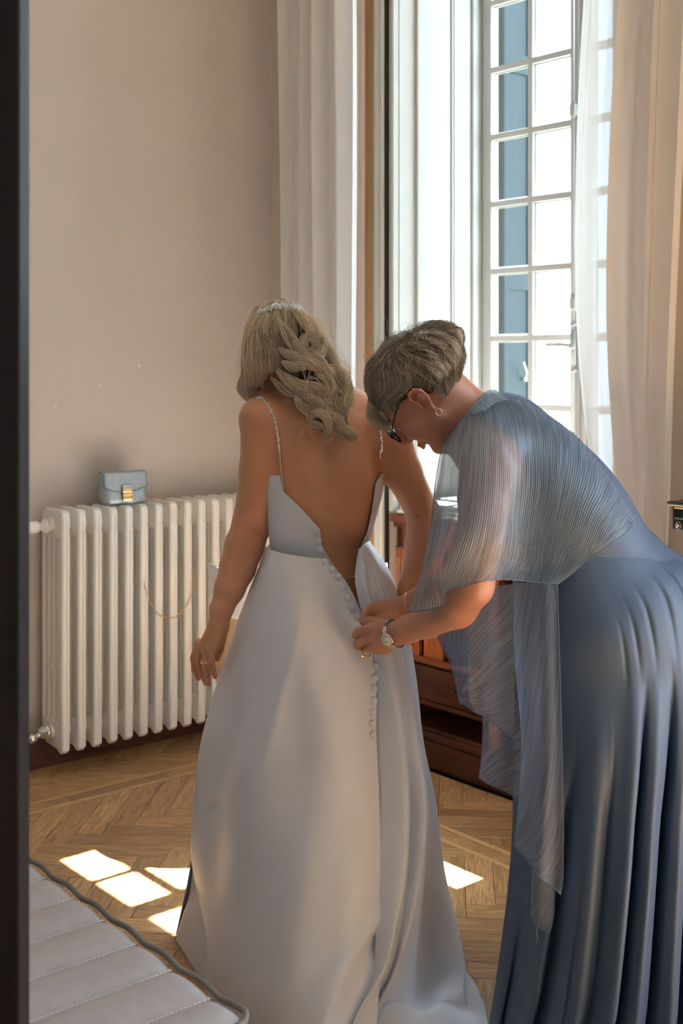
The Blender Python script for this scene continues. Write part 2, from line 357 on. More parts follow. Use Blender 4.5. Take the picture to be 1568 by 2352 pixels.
h = MB(); h.tube(crv([R(AM-.002, -.446, 1.56), R(AM-.03, -.425, 1.565), R(AM-.10, -.415, 1.567)], 10), [.006, .006, .0065, .008, .006, .008, .009, .0095, .009, .006], 12)
h.lathe([(.003, -.012), (.012, -.008), (.015, 0), (.012, .008), (.003, .012)], R(AM-.002, -.447, 1.56), 14, (SA, CA, 0)); h.build('handle', m_sash, win, True)
# panelled reveal boards on both sides and the soffit
def reveal(a, s, name):
    g = MB()
    q = lambda x0, x1, b0, b1, z0, z1, c=.003: g.box(min(a+s*x0, a+s*x1), max(a+s*x0, a+s*x1), -b1, -b0, z0, z1, R, c)
    q(0, .012, .012, .475, .93, 3.6); q(.012, .024, .014, .042, .93, 3.6, .004); q(.012, .020, .05, .060, .93, 3.6, .003)
    q(.012, .026, .142, .150, .93, 3.6, .003); q(.012, .024, .150, .325, .96, 3.58, .004); q(.012, .03, .325, .334, .93, 3.6, .003); q(.012, .03, .338, .346, .93, 3.6, .003)
    q(.012, .022, .346, .44, .93, 3.6, .003); q(.012, .034, .442, .474, .93, 3.6, .006)
    return tag(g.build(name, m_white), kind='structure')
reveal(NA0, 1, 'trim_1'); reveal(NA1, -1, 'trim_2')
st('trim_3', MB().box(NA0, NA1, -.475, -.012, 3.6, 3.62, R), m_white)
for s, a, nm in ((-1, NA0, 4), (1, NA1, 8)):
    rg = lambda x0, x1: (min(a+s*x0, a+s*x1), max(a+s*x0, a+s*x1))
    st('trim_%d' % nm, MB().box(*rg(.150, .173), 0, .030, 0, 3.78, R, .003), m_pine)
    st('trim_%d' % (nm+8), MB().box(*rg(.095, .151), 0, .034, 0, 3.78, R, .003), m_pine_sheen)
    st('trim_%d' % (nm+1), MB().box(*rg(.045, .095), 0, .024, 0, 3.74, R, .003), m_tan)
    st('trim_%d' % (nm+2), MB().box(*rg(.004, .045), 0, .016, 0, 3.70, R, .004).box(*rg(.022, .045), .014, .024, 0, 3.70, R, .004), m_white)
    st('trim_%d' % (nm+3), MB().box(*rg(-.004, .006), -.012, .004, 0, 3.62, R), m_gap)  # dark-coloured strip standing in for the shade of the groove here
# open outside shutters
for a0, a1, side in ((.742, .775, 'left'), (1.77, 1.803, 'right')):
    sh = empty('window_shutter', R(a0, -.66, .9), 'dark teal outside shutter folded open against the %s jamb' % ('left' if side == 'left' else 'curtained'), 'shutter')
    fr = MB(); fr.box(a0, a1, -.80, -.765, .93, 3.6, R, .004).box(a0, a1, -.645, -.615, .93, 3.6, R, .004)
    for z in (.93, 1.8, 2.7, 3.52): fr.box(a0, a1, -.77, -.64, z, z+.08, R, .003)
    fr.build('shutter_frame', m_shut, sh); MB().box(a0+.008, a1-.008, -.77, -.64, .95, 3.55, R).build('board', m_shut, sh)
    hk = MB(); hk.tube(crv([R(a1+.004, -.74, 1.44), R(a1+.02, -.73, 1.46), R(a1+.02, -.71, 1.50)], 8), .005, 8); hk.lathe([(.002, 0), (.012, .003), (.010, .01), (.002, .013)], R(a1, -.74, 1.43), 12, (CA, -SA, 0)); hk.build('hook', m_chrome, sh, True)
# outside ground and a pale terrace parapet, seen only as glare
st('ground', MB().box(-14, 16, -26, -.62, -4.2, -4.0, R), m_stucco)
# ------------------------------------------------------------------ curtains
def curtain(name, a0, a1, phase, nf, label, edge):
    nu, nv = 150, 40; V = []
    for j in range(nv):
        t = j/(nv-1); z = 4.05*(1-t)+.02*t
        e0 = a0+edge[0](z); e1 = a1+edge[1](z)
        for i in range(nu):
            s = i/(nu-1); sw = s+.035*math.sin(2*math.pi*s*2+phase)+.010*math.sin(5*s+3*t+phase)
            a = e0+(e1-e0)*s; am = .034*(1-.25*t)
            b = .12+.03*s*(phase < 1)+am*math.sin(2*math.pi*nf*sw)+.012*math.sin(2*math.pi*nf*2.3*s+phase+t)+.006*math.sin(9*t+8*s)
            a += .012*math.cos(2*math.pi*nf*sw)
            V.append(R(a, b, z))
    F = np.array([(j*nu+i, j*nu+i+1, (j+1)*nu+i+1, (j+1)*nu+i) for j in range(nv-1) for i in range(nu-1)])
    root = empty(name, R((a0+a1)/2, .1, .02), label, 'curtain')
    mk('cloth', V, F, m_curtain, root)
    return root
curtain('curtain', .262, .745, .4, 4.2, 'white voile curtain hanging between the radiator corner and wooden casing', (lambda z: .010*(z-1.2)*-1*.6, lambda z: -.010-.004*(z-1.5)))
curtain('curtain', 1.755, 2.10, 1.7, 3.2, 'white voile curtain drawn beside the beige wall and coffee machine', (lambda z: .066*(z-1.8)**2*(z < 2.7)+.0535*(z >= 2.7) if z > 1.8 else min(.07, .17*(1.8-z)**2), lambda z: .02+.05*(min(z, 3.2)-1.35)))
rd = empty('curtain_rod', R(1.2, .1, 4.06), 'slim metal curtain rod above the tall window', 'curtain rod')
MB().tube([R(.1, .1, 4.07), R(2.4, .1, 4.07)], .012, 12).build('rod', m_chrome, rd, True)
MB().box(.15, .17, 0, .11, 4.05, 4.09, R).build('bracket', m_chrome, rd); MB().box(2.3, 2.32, 0, .11, 4.05, 4.09, R).build('bracket', m_chrome, rd)
# ------------------------------------------------------------------ radiator
rad = empty('radiator', R(.12, .62, 0), 'white cast iron column radiator standing against the pinkish wall', 'radiator')
def rad_section():
    m = MB()
    zb, zt = .09, .965
    # headers: pentagon side plates (x = distance from wall), thin along b
    def plate(poly, hw, c=.0):
        n = len(poly); ins = .80
        cx = sum(p[0] for p in poly)/n; cz = sum(p[1] for p in poly)/n
        rings = [(-hw, .93), (-hw*.7, 1), (hw*.7, 1), (hw, .93)]
        vs = []; fs = []
        for y, k in rings: vs += [(cx+(x-cx)*k, y, cz+(z-cz)*k) for x, z in poly]
        for r in range(3): fs += [(r*n+i, r*n+(i+1) % n, (r+1)*n+(i+1) % n, (r+1)*n+i) for i in range(n)]
        fs += [tuple(range(n))[::-1], tuple(3*n+i for i in range(n))]
        m.add(vs, fs)
    plate([(.042, zt-.10), (.042, zt-.02), (.06, zt), (.185, zt), (.197, zt-.008), (.2, zt-.02), (.2, zt-.075), (.185, zt-.10)], .0165)
    plate([(.042, zb+.035), (.042, zb+.11), (.185, zb+.11), (.2, zb+.09), (.2, zb+.012), (.186, zb), (.165, zb+.012), (.06, zb+.02)], .0165)
    # front and rear ribs (three ridges each)
    for x0, x1 in ((.178, .199), (.043, .062)):
        m.box(x0, x1, -.0165, .0165, zb+.08, zt-.08, None, .004)
    m.box(.196, .2025, -.013, -.005, zb+.03, zt-.03, None, .002); m.box(.196, .2025, .003, .011, zb+.03, zt-.03, None, .002)
    for x in (.083, .121, .157):               # inner columns
        m.tube([(x, 0, zb+.08), (x, 0, zt-.07)], .0125, 10)
    m.lathe([(.024, -.0325), (.024, .0325)], (.12, 0, zt-.055), 14, (0, 1, 0)); m.lathe([(.024, -.0325), (.024, .0325)], (.12, 0, zb+.07), 14, (0, 1, 0))
    for z in (.38, .66): m.box(.05, .19, -.004, .004, z, z+.02)
    return m
sm = rad_section(); me = bpy.data.meshes.new('section'); me.from_pydata([(v[0]-.12, v[1], v[2]) for v in sm.v], [], sm.f); me.materials.append(m_rad); me.update()
bm = bmesh.new(); bm.from_mesh(me); bmesh.ops.recalc_face_normals(bm, faces=bm.faces); bm.to_mesh(me); bm.free()
for k in range(15):
    o = bpy.data.objects.new('section', me); COL.objects.link(o); o.parent = rad
    o.location = Vector(R(.12, 1.066-.065*k, 0))-Vector(rad.location); o.rotation_euler = (0, 0, ROT)
v = MB(); v.lathe([(.02, 0), (.026, .004), (.026, .014), (.018, .02), (.014, .03)], R(.12, 1.098, .905), 18, (-SA, -CA, 0))
v.tube([R(.12, 1.12, .905), R(.12, 1.15, .905)], .012, 12); v.build('union_nut', m_rad, rad, True)
v = MB(); v.lathe([(.004, 0), (.019, .002), (.023, .010), (.024, .03), (.022, .05), (.014, .058), (.004, .06)], R(.12, 1.135, .905), 24, (-.55, -.80, .05)); v.build('valve_knob', m_plasticw, rad, True)
v = MB(); v.lathe([(.03, 0), (.03, .012), (.024, .014), (.024, .024), (.018, .026), (.018, .035)], R(.12, 1.098, .16), 18, (-SA, -CA, 0))
v.tube([R(.12, 1.13, .16), R(.12, 1.165, .14)], .013, 12)
v.lathe([(.016, 0), (.019, .008), (.016, .02), (.01, .03)], R(.12, 1.15, .15), 14, (-.4, -.9, -.2)); v.build('return_valve', m_chrome, rad, True)
for k in (2, 12):
    for z in (.20, .84): MB().box(.003, .05, 1.028-.065*k, 1.038-.065*k, z, z+.015, R).build('wall_bracket', m_rad, rad)
# ------------------------------------------------------------------ handbag
BB = .795; bag = empty('handbag', R(.12, BB, .967), 'small silver blue leather handbag with gold lock on the radiator', 'handbag')
def bf(x, y, z):                               # bag frame: x width, y depth (towards room), z up
    c, s = math.cos(.10), math.sin(.10); a = x*c-y*s; b = x*s+y*c
    return R(.125+b, BB-a, .967+z)
def bag_shell(w, d0, d1, h, r, nz=14, nx=20):
    V = []; n = 24
    for j in range(nz):
        t = j/(nz-1); z = h*t; d = d0+(d1-d0)*t; ww = w*(1-.05*t); e = 1.0
        e = math.sqrt(max(0, 1-((t-.5)*2)**6))*.12+.88
        for k in range(n):
            th = 2*math.pi*k/n; cx = math.copysign(abs(math.cos(th))**.35, math.cos(th)); sy = math.copysign(abs(math.sin(th))**.5, math.sin(th))
            V.append(bf(ww/2*cx*e, d/2*sy*e*(1+.08*math.cos(th)**2*0), z))
    F = [(j*n+k, j*n+(k+1) % n, (j+1)*n+(k+1) % n, (j+1)*n+k) for j in range(nz-1) for k in range(n)]+[tuple(range(n))[::-1], tuple((nz-1)*n+k for k in range(n))]
    return V, F
V, F = bag_shell(.186, .085, .05, .118, .01); mk('bag_body', V, F, m_bag, bag)
# flap: over the top and down the front with a curved lower edge
nu, nv = 21, 26; V = []
for j in range(nv):
    for i in range(nu):
        u = i/(nu-1)*2-1; t = j/(nv-1)
        drop = .052+.020*(1-u*u)               # front drop
        Ltot = .05+drop; s = t*Ltot
        if s < .05: y = -.026+s; z = .119+.004*math.sin(math.pi*s/.05)
        else:
            q = s-.05; y = .0265+.0175*(q/.118)+.0015; z = .119-q
            if q < .01: z += .002*(1-q/.01)
        V.append(bf(u*.0875*(1-.03*abs(z/.118-.5)), y+.001, z))
F = [(j*nu+i, j*nu+i+1, (j+1)*nu+i+1, (j+1)*nu+i) for j in range(nv-1) for i in range(nu-1)]
fo = mk('flap', V, F, m_bag, bag); sf = fo.modifiers.new('thickness', 'SOLIDIFY'); sf.thickness = .003; sf.offset = 1
MB().tube(crv([bf(u*.0865, .045+.0005*0-.0015*0, .119-(.052+.020*(1-u*u))) for u in np.linspace(-1, 1, 15)], 40), .0014, 6).build('flap_seam', m_pipe, bag, True)
lk1 = MB(); lk1.box(-.018, .021, .040, .0485, .044, .062, bf, .003); lk1.box(-.018, .021, .044, .0525, .014, .043, bf, .003); lock = lk1.build('lock', m_gold, bag)
MB().box(-.0165, .0185, .037, .0455, .060, .074, bf, .003).build('lock_tab', m_bag, bag)
d = MB()
for x in (-.011, .002, .014): d.lathe([(.0028, 0), (.0028, .003)], bf(x, .0515, .027), 10, (CA, -SA, 0))
d.build('lock_stud', mat('old_brass', lin(120, 84, 50), .3, .9), lock, True)
def chain(pts, n, name, parent):
    c = crv(pts, n); m = MB()
    for i in range(n-1):
        dd = Vector(c[i+1]-c[i]); ln = dd.length; cc = (c[i]+c[i+1])/2; q = dd.to_track_quat('X', 'Z')
        ring = []
        for k in range(9):
            t = 2*math.pi*k/8; v_ = Vector((math.cos(t)*ln*.62, math.sin(t)*.0028, 0)); 
            if i % 2: v_ = Vector((v_.x, 0, v_.y))
            ring.append(np.array(q @ v_)+cc)
        m.tube(ring, .0008, 4, False)
    return m.build(name, m_gold, parent, True)
b1, b2 = BB-.01, BB-.20
chain([bf(-.083, 0, .10), bf(-.088, .03, .06), bf(-.075, .055, .0), bf(-.06, .070, -.01), R(.19, .755, .85), R(.185, .745, .72), R(.207, .742, .65), R(.207, .70, .56), R(.207, .640, .525), R(.207, .585, .54), R(.207, .535, .62), R(.185, .532, .80), R(.17, .56, .93), R(.13, .64, .975), bf(.086, .01, .03), bf(.083, 0, .10)], 190, 'chain_strap', bag)
# ------------------------------------------------------------------ cabinet built under the window
cab = empty('cabinet', R(1.27, -.2, 0), 'reddish brown wooden cabinet with fluted front under the tall window', 'cabinet')
K0, K1 = NA0+.03, NA1-.03
MB().box(K0-.012, K1+.012, -.45, -.0, .895, .925, R, .006).box(K0-.004, K1+.004, -.45, -.012, .875, .897, R, .004).build('cabinet_top', m_mahog, cab)
c = MB(); c.box(K0, K0+.03, -.45, -.03, .04, .876, R).box(K1-.03, K1, -.45, -.03, .04, .876, R).box(K0, K1, -.45, -.43, .04, .876, R); c.build('carcass', m_mahog_shade, cab)
c = MB(); c.box(K0-.01, K1+.01, -.45, -.02, 0, .10, R, .004).box(K0-.004, K1+.004, -.44, -.026, .10, .13, R, .006).box(K0, K1, -.44, -.034, .13, .145, R, .003); c.build('plinth', m_mahog_shade, cab)
MB().box(K0, K1, -.05, -.03, .80, .876, R, .004).box(K0, K1, -.05, -.022, .79, .80, R, .002).build('frieze', m_mahog, cab)
def post(a0, a1):
    p = MB(); p.box(a0, a1, -.06, -.024, .145, .79, R, .003)
    for k in range(3): x = a0+.010+k*.012; p.tube([R(x, -.023, .20), R(x, -.023, .76)], .004, 8)
    return p.build('fluted_post', m_mahogv, cab)
post(K0, K0+.045); post(K1-.045, K1); post(AM-.025, AM+.02)
for k in range(5):                             # upright slats of the left door, one gap left dark
    a = K0+.05+k*.034+(.022 if k >= 2 else 0)
    MB().box(a, a+.031, -.055, -.034, .40, .79, R, .004).build('slat', m_mahogv, cab)
MB().box(K0+.045, AM-.025, -.056, -.03, .38, .405, R, .003).build('rail', m_mahog, cab)
MB().box(K0+.03, K1-.03, -.43, -.05, .37, .39, R).build('shelf', m_mahog_shade, cab)
dw = MB().box(K0+.05, AM-.03, -.40, -.06, .235, .36, R, .004).build('drawer', m_mahog_shade, cab)
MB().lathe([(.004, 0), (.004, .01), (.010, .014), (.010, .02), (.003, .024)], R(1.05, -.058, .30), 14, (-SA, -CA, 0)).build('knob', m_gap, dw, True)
dw = MB().box(AM+.025, K1-.05, -.40, -.06, .235, .36, R, .004).build('drawer', m_mahog_shade, cab)
MB().box(K0+.03, K1-.03, -.43, -.06, .215, .232, R).build('shelf', m_mahog_shade, cab)
# folded white cloth and glass vase on the cabinet
m_linen = noise_col(mat('white_linen', (1, 1, 1, 1), .8), lin(228, 226, 222), lin(236, 234, 230), (1, 1, 1), 30, 2, bump=.2, bscale=90)
cl = empty('folded_cloth', R(.92, -.2, .925), 'folded white cloth lying on the wooden cabinet under the window', 'cloth')
for k in range(3):
    z0 = .926+k*.016; e = .006*k
    V = []; nu, nv = 24, 16
    MB().box(NA0+.045+e, 1.36-e, -.36+e, -.012-e*1.5, z0, z0+.0155, R, .006).build('fold', m_linen, cl, True)
va = empty('glass_vase', P(990, 1115, 4.62), 'tall clear glass vase standing on the white cloth by the window', 'vase')
vb = np.array(R(1.10, -.14, .973))
MB().lathe([(.002, 0), (.03, .0), (.034, .01), (.033, .06), (.018, .11), (.014, .16), (.020, .20), (.0185, .20), (.0125, .16), (.0165, .11), (.031, .06), (.031, .012), (.002, .008)], vb, 28).build('vase_glass', m_glass, va, True)
MB().lathe([(.002, .0085), (.0305, .0125), (.0305, .055), (.002, .055)], vb, 24).build('pale_yellow_water', mat('yellow_water', lin(240, 220, 150), .1, Transmission_Weight=.6), va, True)
va.location = Vector(vb)
for ch in va.children: ch.location = Vector(ch.location)+Vector(P(990, 1115, 4.62))-Vector(vb)
# ------------------------------------------------------------------ white shell chair behind the bride
chr_ = empty('shell_chair', (-.24, 3.95, 0), 'white glossy plastic shell chair standing before the radiator', 'chair')
nu, nv = 40, 16; cx, cy = -.15, 3.97           # tub shell: the back faces the camera, the arms wrap away towards the radiator
def shell(zlo, zhi, rx, ry, am):
    V = []
    for j in range(nv):
        for i in range(nu):
            u = i/(nu-1)*2-1; t = j/(nv-1); a = math.radians(am)*u; z = zlo(abs(u))+(zhi(abs(u))-zlo(abs(u)))*t
            V.append((cx+rx*math.sin(a), cy+ry*(1-math.cos(a))+.05*(.8-z), z))
    return V
F = [(j*nu+i, j*nu+i+1, (j+1)*nu+i+1, (j+1)*nu+i) for j in range(nv-1) for i in range(nu-1)]
o = mk('backrest', shell(lambda u: .660+.05*u**4+.03*max(0, u-.85)/.15, lambda u: .822-.004*u-.05*max(0, (u-.82)/.18)**2, .308, .29, 96), F, m_plasticw, chr_); s_ = o.modifiers.new('t', 'SOLIDIFY'); s_.thickness = .016
o = mk('lower_back', shell(lambda u: .44, lambda u: .69+.06*u, .285, .268, 96), F, mat('tan_shell', lin(196, 160, 120), .4), chr_); s_ = o.modifiers.new('t', 'SOLIDIFY'); s_.thickness = .012
cy = 4.02
V = []
for j in range(nv):
    for i in range(nu):
        u = i/(nu-1)*2-1; t = j/(nv-1); w2 = .27*math.sqrt(max(.30, 1-abs(2*t-1)**3.2)); V.append((cx+u*w2, cy-.05+.46*t, .45-.02*(1-u*u)-.02*t**3))
o = mk('seat', V, F, m_plasticw, chr_); s_ = o.modifiers.new('t', 'SOLIDIFY'); s_.thickness = .014
for sx in (-1, 1):
    for sy in (0, 1): MB().tube([(cx+sx*.12, cy+.09+sy*.24, .432), (cx+sx*.18, cy+.02+sy*.38, 0)], [.013, .009], 12).build('leg', m_tan, chr_, True)
# ------------------------------------------------------------------ dark door leaf close to the camera
dr = empty('door_1', (-.37, 1.45, 0), kind='structure')
def df(x, y, z): c, s = math.cos(math.radians(24)), math.sin(math.radians(24)); return (-.3645-x*c+y*s*0, 1.45-x*s-y, z)
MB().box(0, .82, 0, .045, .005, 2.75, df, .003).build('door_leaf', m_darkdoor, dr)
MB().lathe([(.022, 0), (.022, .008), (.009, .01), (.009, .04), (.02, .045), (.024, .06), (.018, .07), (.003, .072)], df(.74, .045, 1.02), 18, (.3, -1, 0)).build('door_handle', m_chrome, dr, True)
# ------------------------------------------------------------------ quilted bench / daybed in the lower left corner
E0 = np.array((-.146, 1.90)); E1 = np.array((-.640, 2.51)); da = (E1-E0)/np.linalg.norm(E1-E0); db = np.array((-SA, -CA))
bz = .5; bench = empty('upholstered_bench', (E0[0]+(-.45), E0[1]-.1, 0), 'pale grey quilted leather bench with dark piping in front corner', 'bench')
LB, WB = 1.75, 1.0
nr = int(round(LB/.118)); pitch = .1175
def bp_(s, t, z): q = E0+da*s+db*t; return (q[0], q[1], z)
nu, nv = 150, 60; V = []
for j in range(nv):
    for i in range(nu):
        s = i/(nu-1)*LB; t = j/(nv-1)*WB
        ph = ((s+.035) % pitch)/pitch; puff = .012*(math.sin(math.pi*ph)**.45)
        ed = min(s, LB-s, t, WB-t); rim = .018*math.exp(-ed/.012)
        wav = .0015*math.sin(2*math.pi*(s+.035)/pitch)*math.exp(-t/.05)
        V.append(bp_(s, t+wav, bz-.006+puff-rim))
F = np.array([(j*nu+i, j*nu+i+1, (j+1)*nu+i+1, (j+1)*nu+i) for j in range(nv-1) for i in range(nu-1)])
mk('quilted_top', V, F, m_leather, bench)
pp = [bp_(s, -.004-.0028*abs(math.sin(math.pi*(s+.035)/pitch)), bz-.006-.002*math.cos(2*math.pi*(s+.035)/pitch)) for s in np.arange(0.012, LB, .01)]
corner = [bp_(.20, WB*0-.0, bz)]
pl = [bp_(-.004, t, bz-.010) for t in np.arange(WB, .015, -.03)]+[bp_(-.002, .006, bz-.010)]+pp
MB().tube(crv(pl, 420), .0052, 10).build('piping', m_pipe, bench, True)
sd_ = MB()
V = []; n2 = 120
for zz in (bz-.015, bz-.05, bz-.12, bz-.22, bz-.26):
    for s in np.linspace(0, LB, n2): V.append(bp_(s, .004+.003*math.sin(2*math.pi*s/pitch), zz))
F = [(j*n2+i, j*n2+i+1, (j+1)*n2+i+1, (j+1)*n2+i) for j in range(4) for i in range(n2-1)]
m0 = len(V)
for zz in (bz-.015, bz-.05, bz-.12, bz-.22, bz-.26):
    for t in np.linspace(0, WB, 40): V.append(bp_(0, t, zz))
F += [(m0+j*40+i, m0+j*40+i+1, m0+(j+1)*40+i+1, m0+(j+1)*40+i) for j in range(4) for i in range(39)]
mk('side_panel', V, F, m_leather, bench)
for k in range(nr+1):                          # stitched channels
    s = k*pitch-.035
    if s < .02 or s > LB-.02: continue
    q = MB()
    for t in np.arange(.012, WB-.02, .0085):
        q.tube([bp_(s, t, bz-.0045), bp_(s, t+.0055, bz-.0045)], .0011, 4)
    q.build('stitching', m_thread, bench)
MB().box(.03, LB-.03, .03, WB-.03, .12, bz-.24, lambda x, y, z: bp_(x, y, z)).build('base', m_black, bench)
for s in (.08, LB-.08):
    for t in (.08, WB-.08): MB().tube([bp_(s, t, .13), bp_(s, t, 0)], [.02, .014], 12).build('leg', m_black, bench, True)
# ------------------------------------------------------------------ coffee machine on a black stand by the right wall
A0, B1 = 2.258, .35
ck = mat('dark_shelf_board', lin(58, 48, 42), .3)
stand = empty('shelf_stand', R(A0+.22, .22, 0), 'black open shelf stand with glass jar against the beige wall', 'stand')
for z in (.955, .78, .40, .06): MB().box(A0-.003, A0+.45, .08, B1+.004, z, z+.01, R, .002).build('shelf', ck, stand)
for a in (A0+.042, A0+.40):
    for b in (.09, B1-.03): MB().box(a, a+.022, b, b+.022, 0, .956, R).build('post', m_black, stand)
cof = empty('coffee_machine', R(A0+.15, .22, .966), 'black and gold coffee machine with red badge on the shelf stand', 'coffee machine')
MB().box(A0+.006, A0+.30, .12, B1-.006, 1.05, 1.118, R, .004).build('body', m_black, cof)
MB().box(A0-.003, A0+.31, .11, B1+.006, 1.119, 1.126, R, .003).build('lid', m_black, cof)
g = MB(); g.box(A0+.0, A0+.308, .112, B1+.004, 1.1155, 1.119, R, .001); g.box(A0+.014, A0+.30, B1-.006, B1-.002, 1.108, 1.1135, R, .001); g.box(A0+.014, A0+.30, B1-.006, B1-.0035, 1.0795, 1.081, R); g.build('gold_trim', m_gold, cof)
MB().box(A0+.014, A0+.30, B1-.006, B1-.004, 1.082, 1.107, R, .001).build('front_panel', mat('navy_panel', lin(16, 18, 30), .15), cof)
bd = MB().box(A0+.042, A0+.068, B1-.004, B1-.002, 1.084, 1.102, R, .0005).build('badge', mat('red_badge', lin(190, 34, 30), .3), cof)
tx = bpy.data.curves.new('badge_lettering', 'FONT'); tx.body = 'illy'; tx.size = .016; tx.shear = .25; tx.extrude = .0002; tx.align_x = 'CENTER'; tx.align_y = 'CENTER'
m_lett = mat('white_lettering', lin(240, 235, 232), .5); tx.materials.append(m_lett)
t0_ = bpy.data.objects.new('lettering', tx); COL.objects.link(t0_); bpy.context.view_layer.update(); tme = bpy.data.meshes.new_from_object(t0_.evaluated_get(bpy.context.evaluated_depsgraph_get())); bpy.data.objects.remove(t0_); to = bpy.data.objects.new('badge_lettering', tme); COL.objects.link(to); to.parent = bd; to.location = Vector(R(A0+.055, B1-.0015, 1.093))-wloc(bd); to.rotation_euler = (math.pi/2, 0, ROT)
kn = MB(); kn.tube([R(A0+.026+.0085*math.cos(t), B1-.0045, 1.0625+.0095*math.sin(t)) for t in np.linspace(0, 2*math.pi, 25)], .0008, 6, False); kn.build('dial_ring', m_chrome, cof, True)
MB().lathe([(.006, 0), (.006, .006), (.004, .008), (.002, .008)], R(A0+.026, B1-.006, 1.0625), 16, (-SA, -CA, 0)).build('dial', m_chrome, cof, True)
MB().box(A0+.05, A0+.29, .13, .26, .966, 1.052, R, .004).build('column', m_black, cof)
MB().box(A0+.02, A0+.30, .12, B1-.01, .966, .978, R, .003).build('drip_tray', m_black, cof)
jar = empty('glass_jar', R(A0+.025, .27, .79), 'ribbed clear glass jar under the top board of the stand', 'jar')
V = []; n = 48; jc = Vector(R(A0+.03, .29, .79))
prof = [(.030, 0), (.036, .004), (.037, .06), (.038, .12), (.036, .15), (.038, .153), (.035, .152), (.035, .12), (.034, .06), (.033, .008)]
for r, h in prof:
    for k in range(n):
        rr = r*(1+(.03 if k % 3 == 0 else 0)); V.append((jc.x+rr*math.cos(2*math.pi*k/n), jc.y+rr*math.sin(2*math.pi*k/n), jc.z+h))
F = [(j*n+k, j*n+(k+1) % n, (j+1)*n+(k+1) % n, (j+1)*n+k) for j in range(len(prof)-1) for k in range(n)]+[tuple(range(n))[::-1], tuple((len(prof)-1)*n+k for k in range(n))]
mk('ribbed_glass', V, F, m_glass, jar)

m_scuff = mat('bare_plaster', lin(232, 224, 214), .9)
wl_ = bpy.data.objects['wall_left']
for b_, z_, r_ in ((.645, 1.486, .006), (.818, 1.411, .0055), (1.005, 1.337, .005)):
    MB().lathe([(r_, 0), (r_*.8, .0012), (.0005, .0014)], R(0, b_, z_), 14, (CA, -SA, 0)).build('paint_chip', m_scuff, wl_)
# ================================================================== implicit surfaces for bodies
def nrm(v): v = np.asarray(v, dtype=float); return v/np.linalg.norm(v)
class SDF:
    def __init__(s): s.p = []
    def cap(s, a, b, ra, rb, k=.02, op=1):
        a = np.asarray(a, float); b = np.asarray(b, float); r = max(ra, rb)
        s.p.append(('c', (a, b, ra, rb), np.minimum(a, b)-r, np.maximum(a, b)+r, k, op)); return s
    def chain(s, pts, rs, k=.02):
        for i in range(len(pts)-1): s.cap(pts[i], pts[i+1], rs[i], rs[i+1], k if i == 0 else min(k, .012))
        return s
    def ell(s, c, r, ax=None, k=.02, op=1):
        c = np.asarray(c, float); r = np.asarray(r, float); ax = np.eye(3) if ax is None else np.asarray(ax, float)
        e = np.sqrt(((ax*r[:, None])**2).sum(0)); s.p.append(('e', (c, r, ax), c-e, c+e, k, op)); return s
    def ev(s, P):
        d = np.full(len(P), 1.0, dtype=np.float32)
        for kind, q, lo, hi, k, op in s.p:
            m = max(k, .0)+.045
            idx = np.nonzero(((P > lo-m) & (P < hi+m)).all(1))[0]
            if not len(idx): continue
            X = P[idx]
            if kind == 'c':
                a, b, ra, rb = q; ba = b-a; L = ba@ba+1e-12; h = np.clip((X-a)@ba/L, 0, 1)
                e = np.linalg.norm(X-a-h[:, None]*ba, axis=1)-(ra+(rb-ra)*h)
            else:
                c, r, ax = q; Y = (X-c)@ax.T; k0 = np.linalg.norm(Y/r, axis=1); k1 = np.linalg.norm(Y/(r*r), axis=1)+1e-9; e = k0*(k0-1)/k1
            D = d[idx]
            if op > 0:
                if k > 0: h = np.clip(.5+.5*(D-e)/k, 0, 1); D = D*(1-h)+e*h-k*h*(1-h)
                else: D = np.minimum(D, e)
            else:
                h = np.clip(.5-.5*(D+e)/k, 0, 1); D = D*(1-h)-e*h+k*h*(1-h)
            d[idx] = D
        return d
    def bounds(s):
        u = [p for p in s.p if p[5] > 0]; return np.min([p[2] for p in u], 0)-.02, np.max([p[3] for p in u], 0)+.02
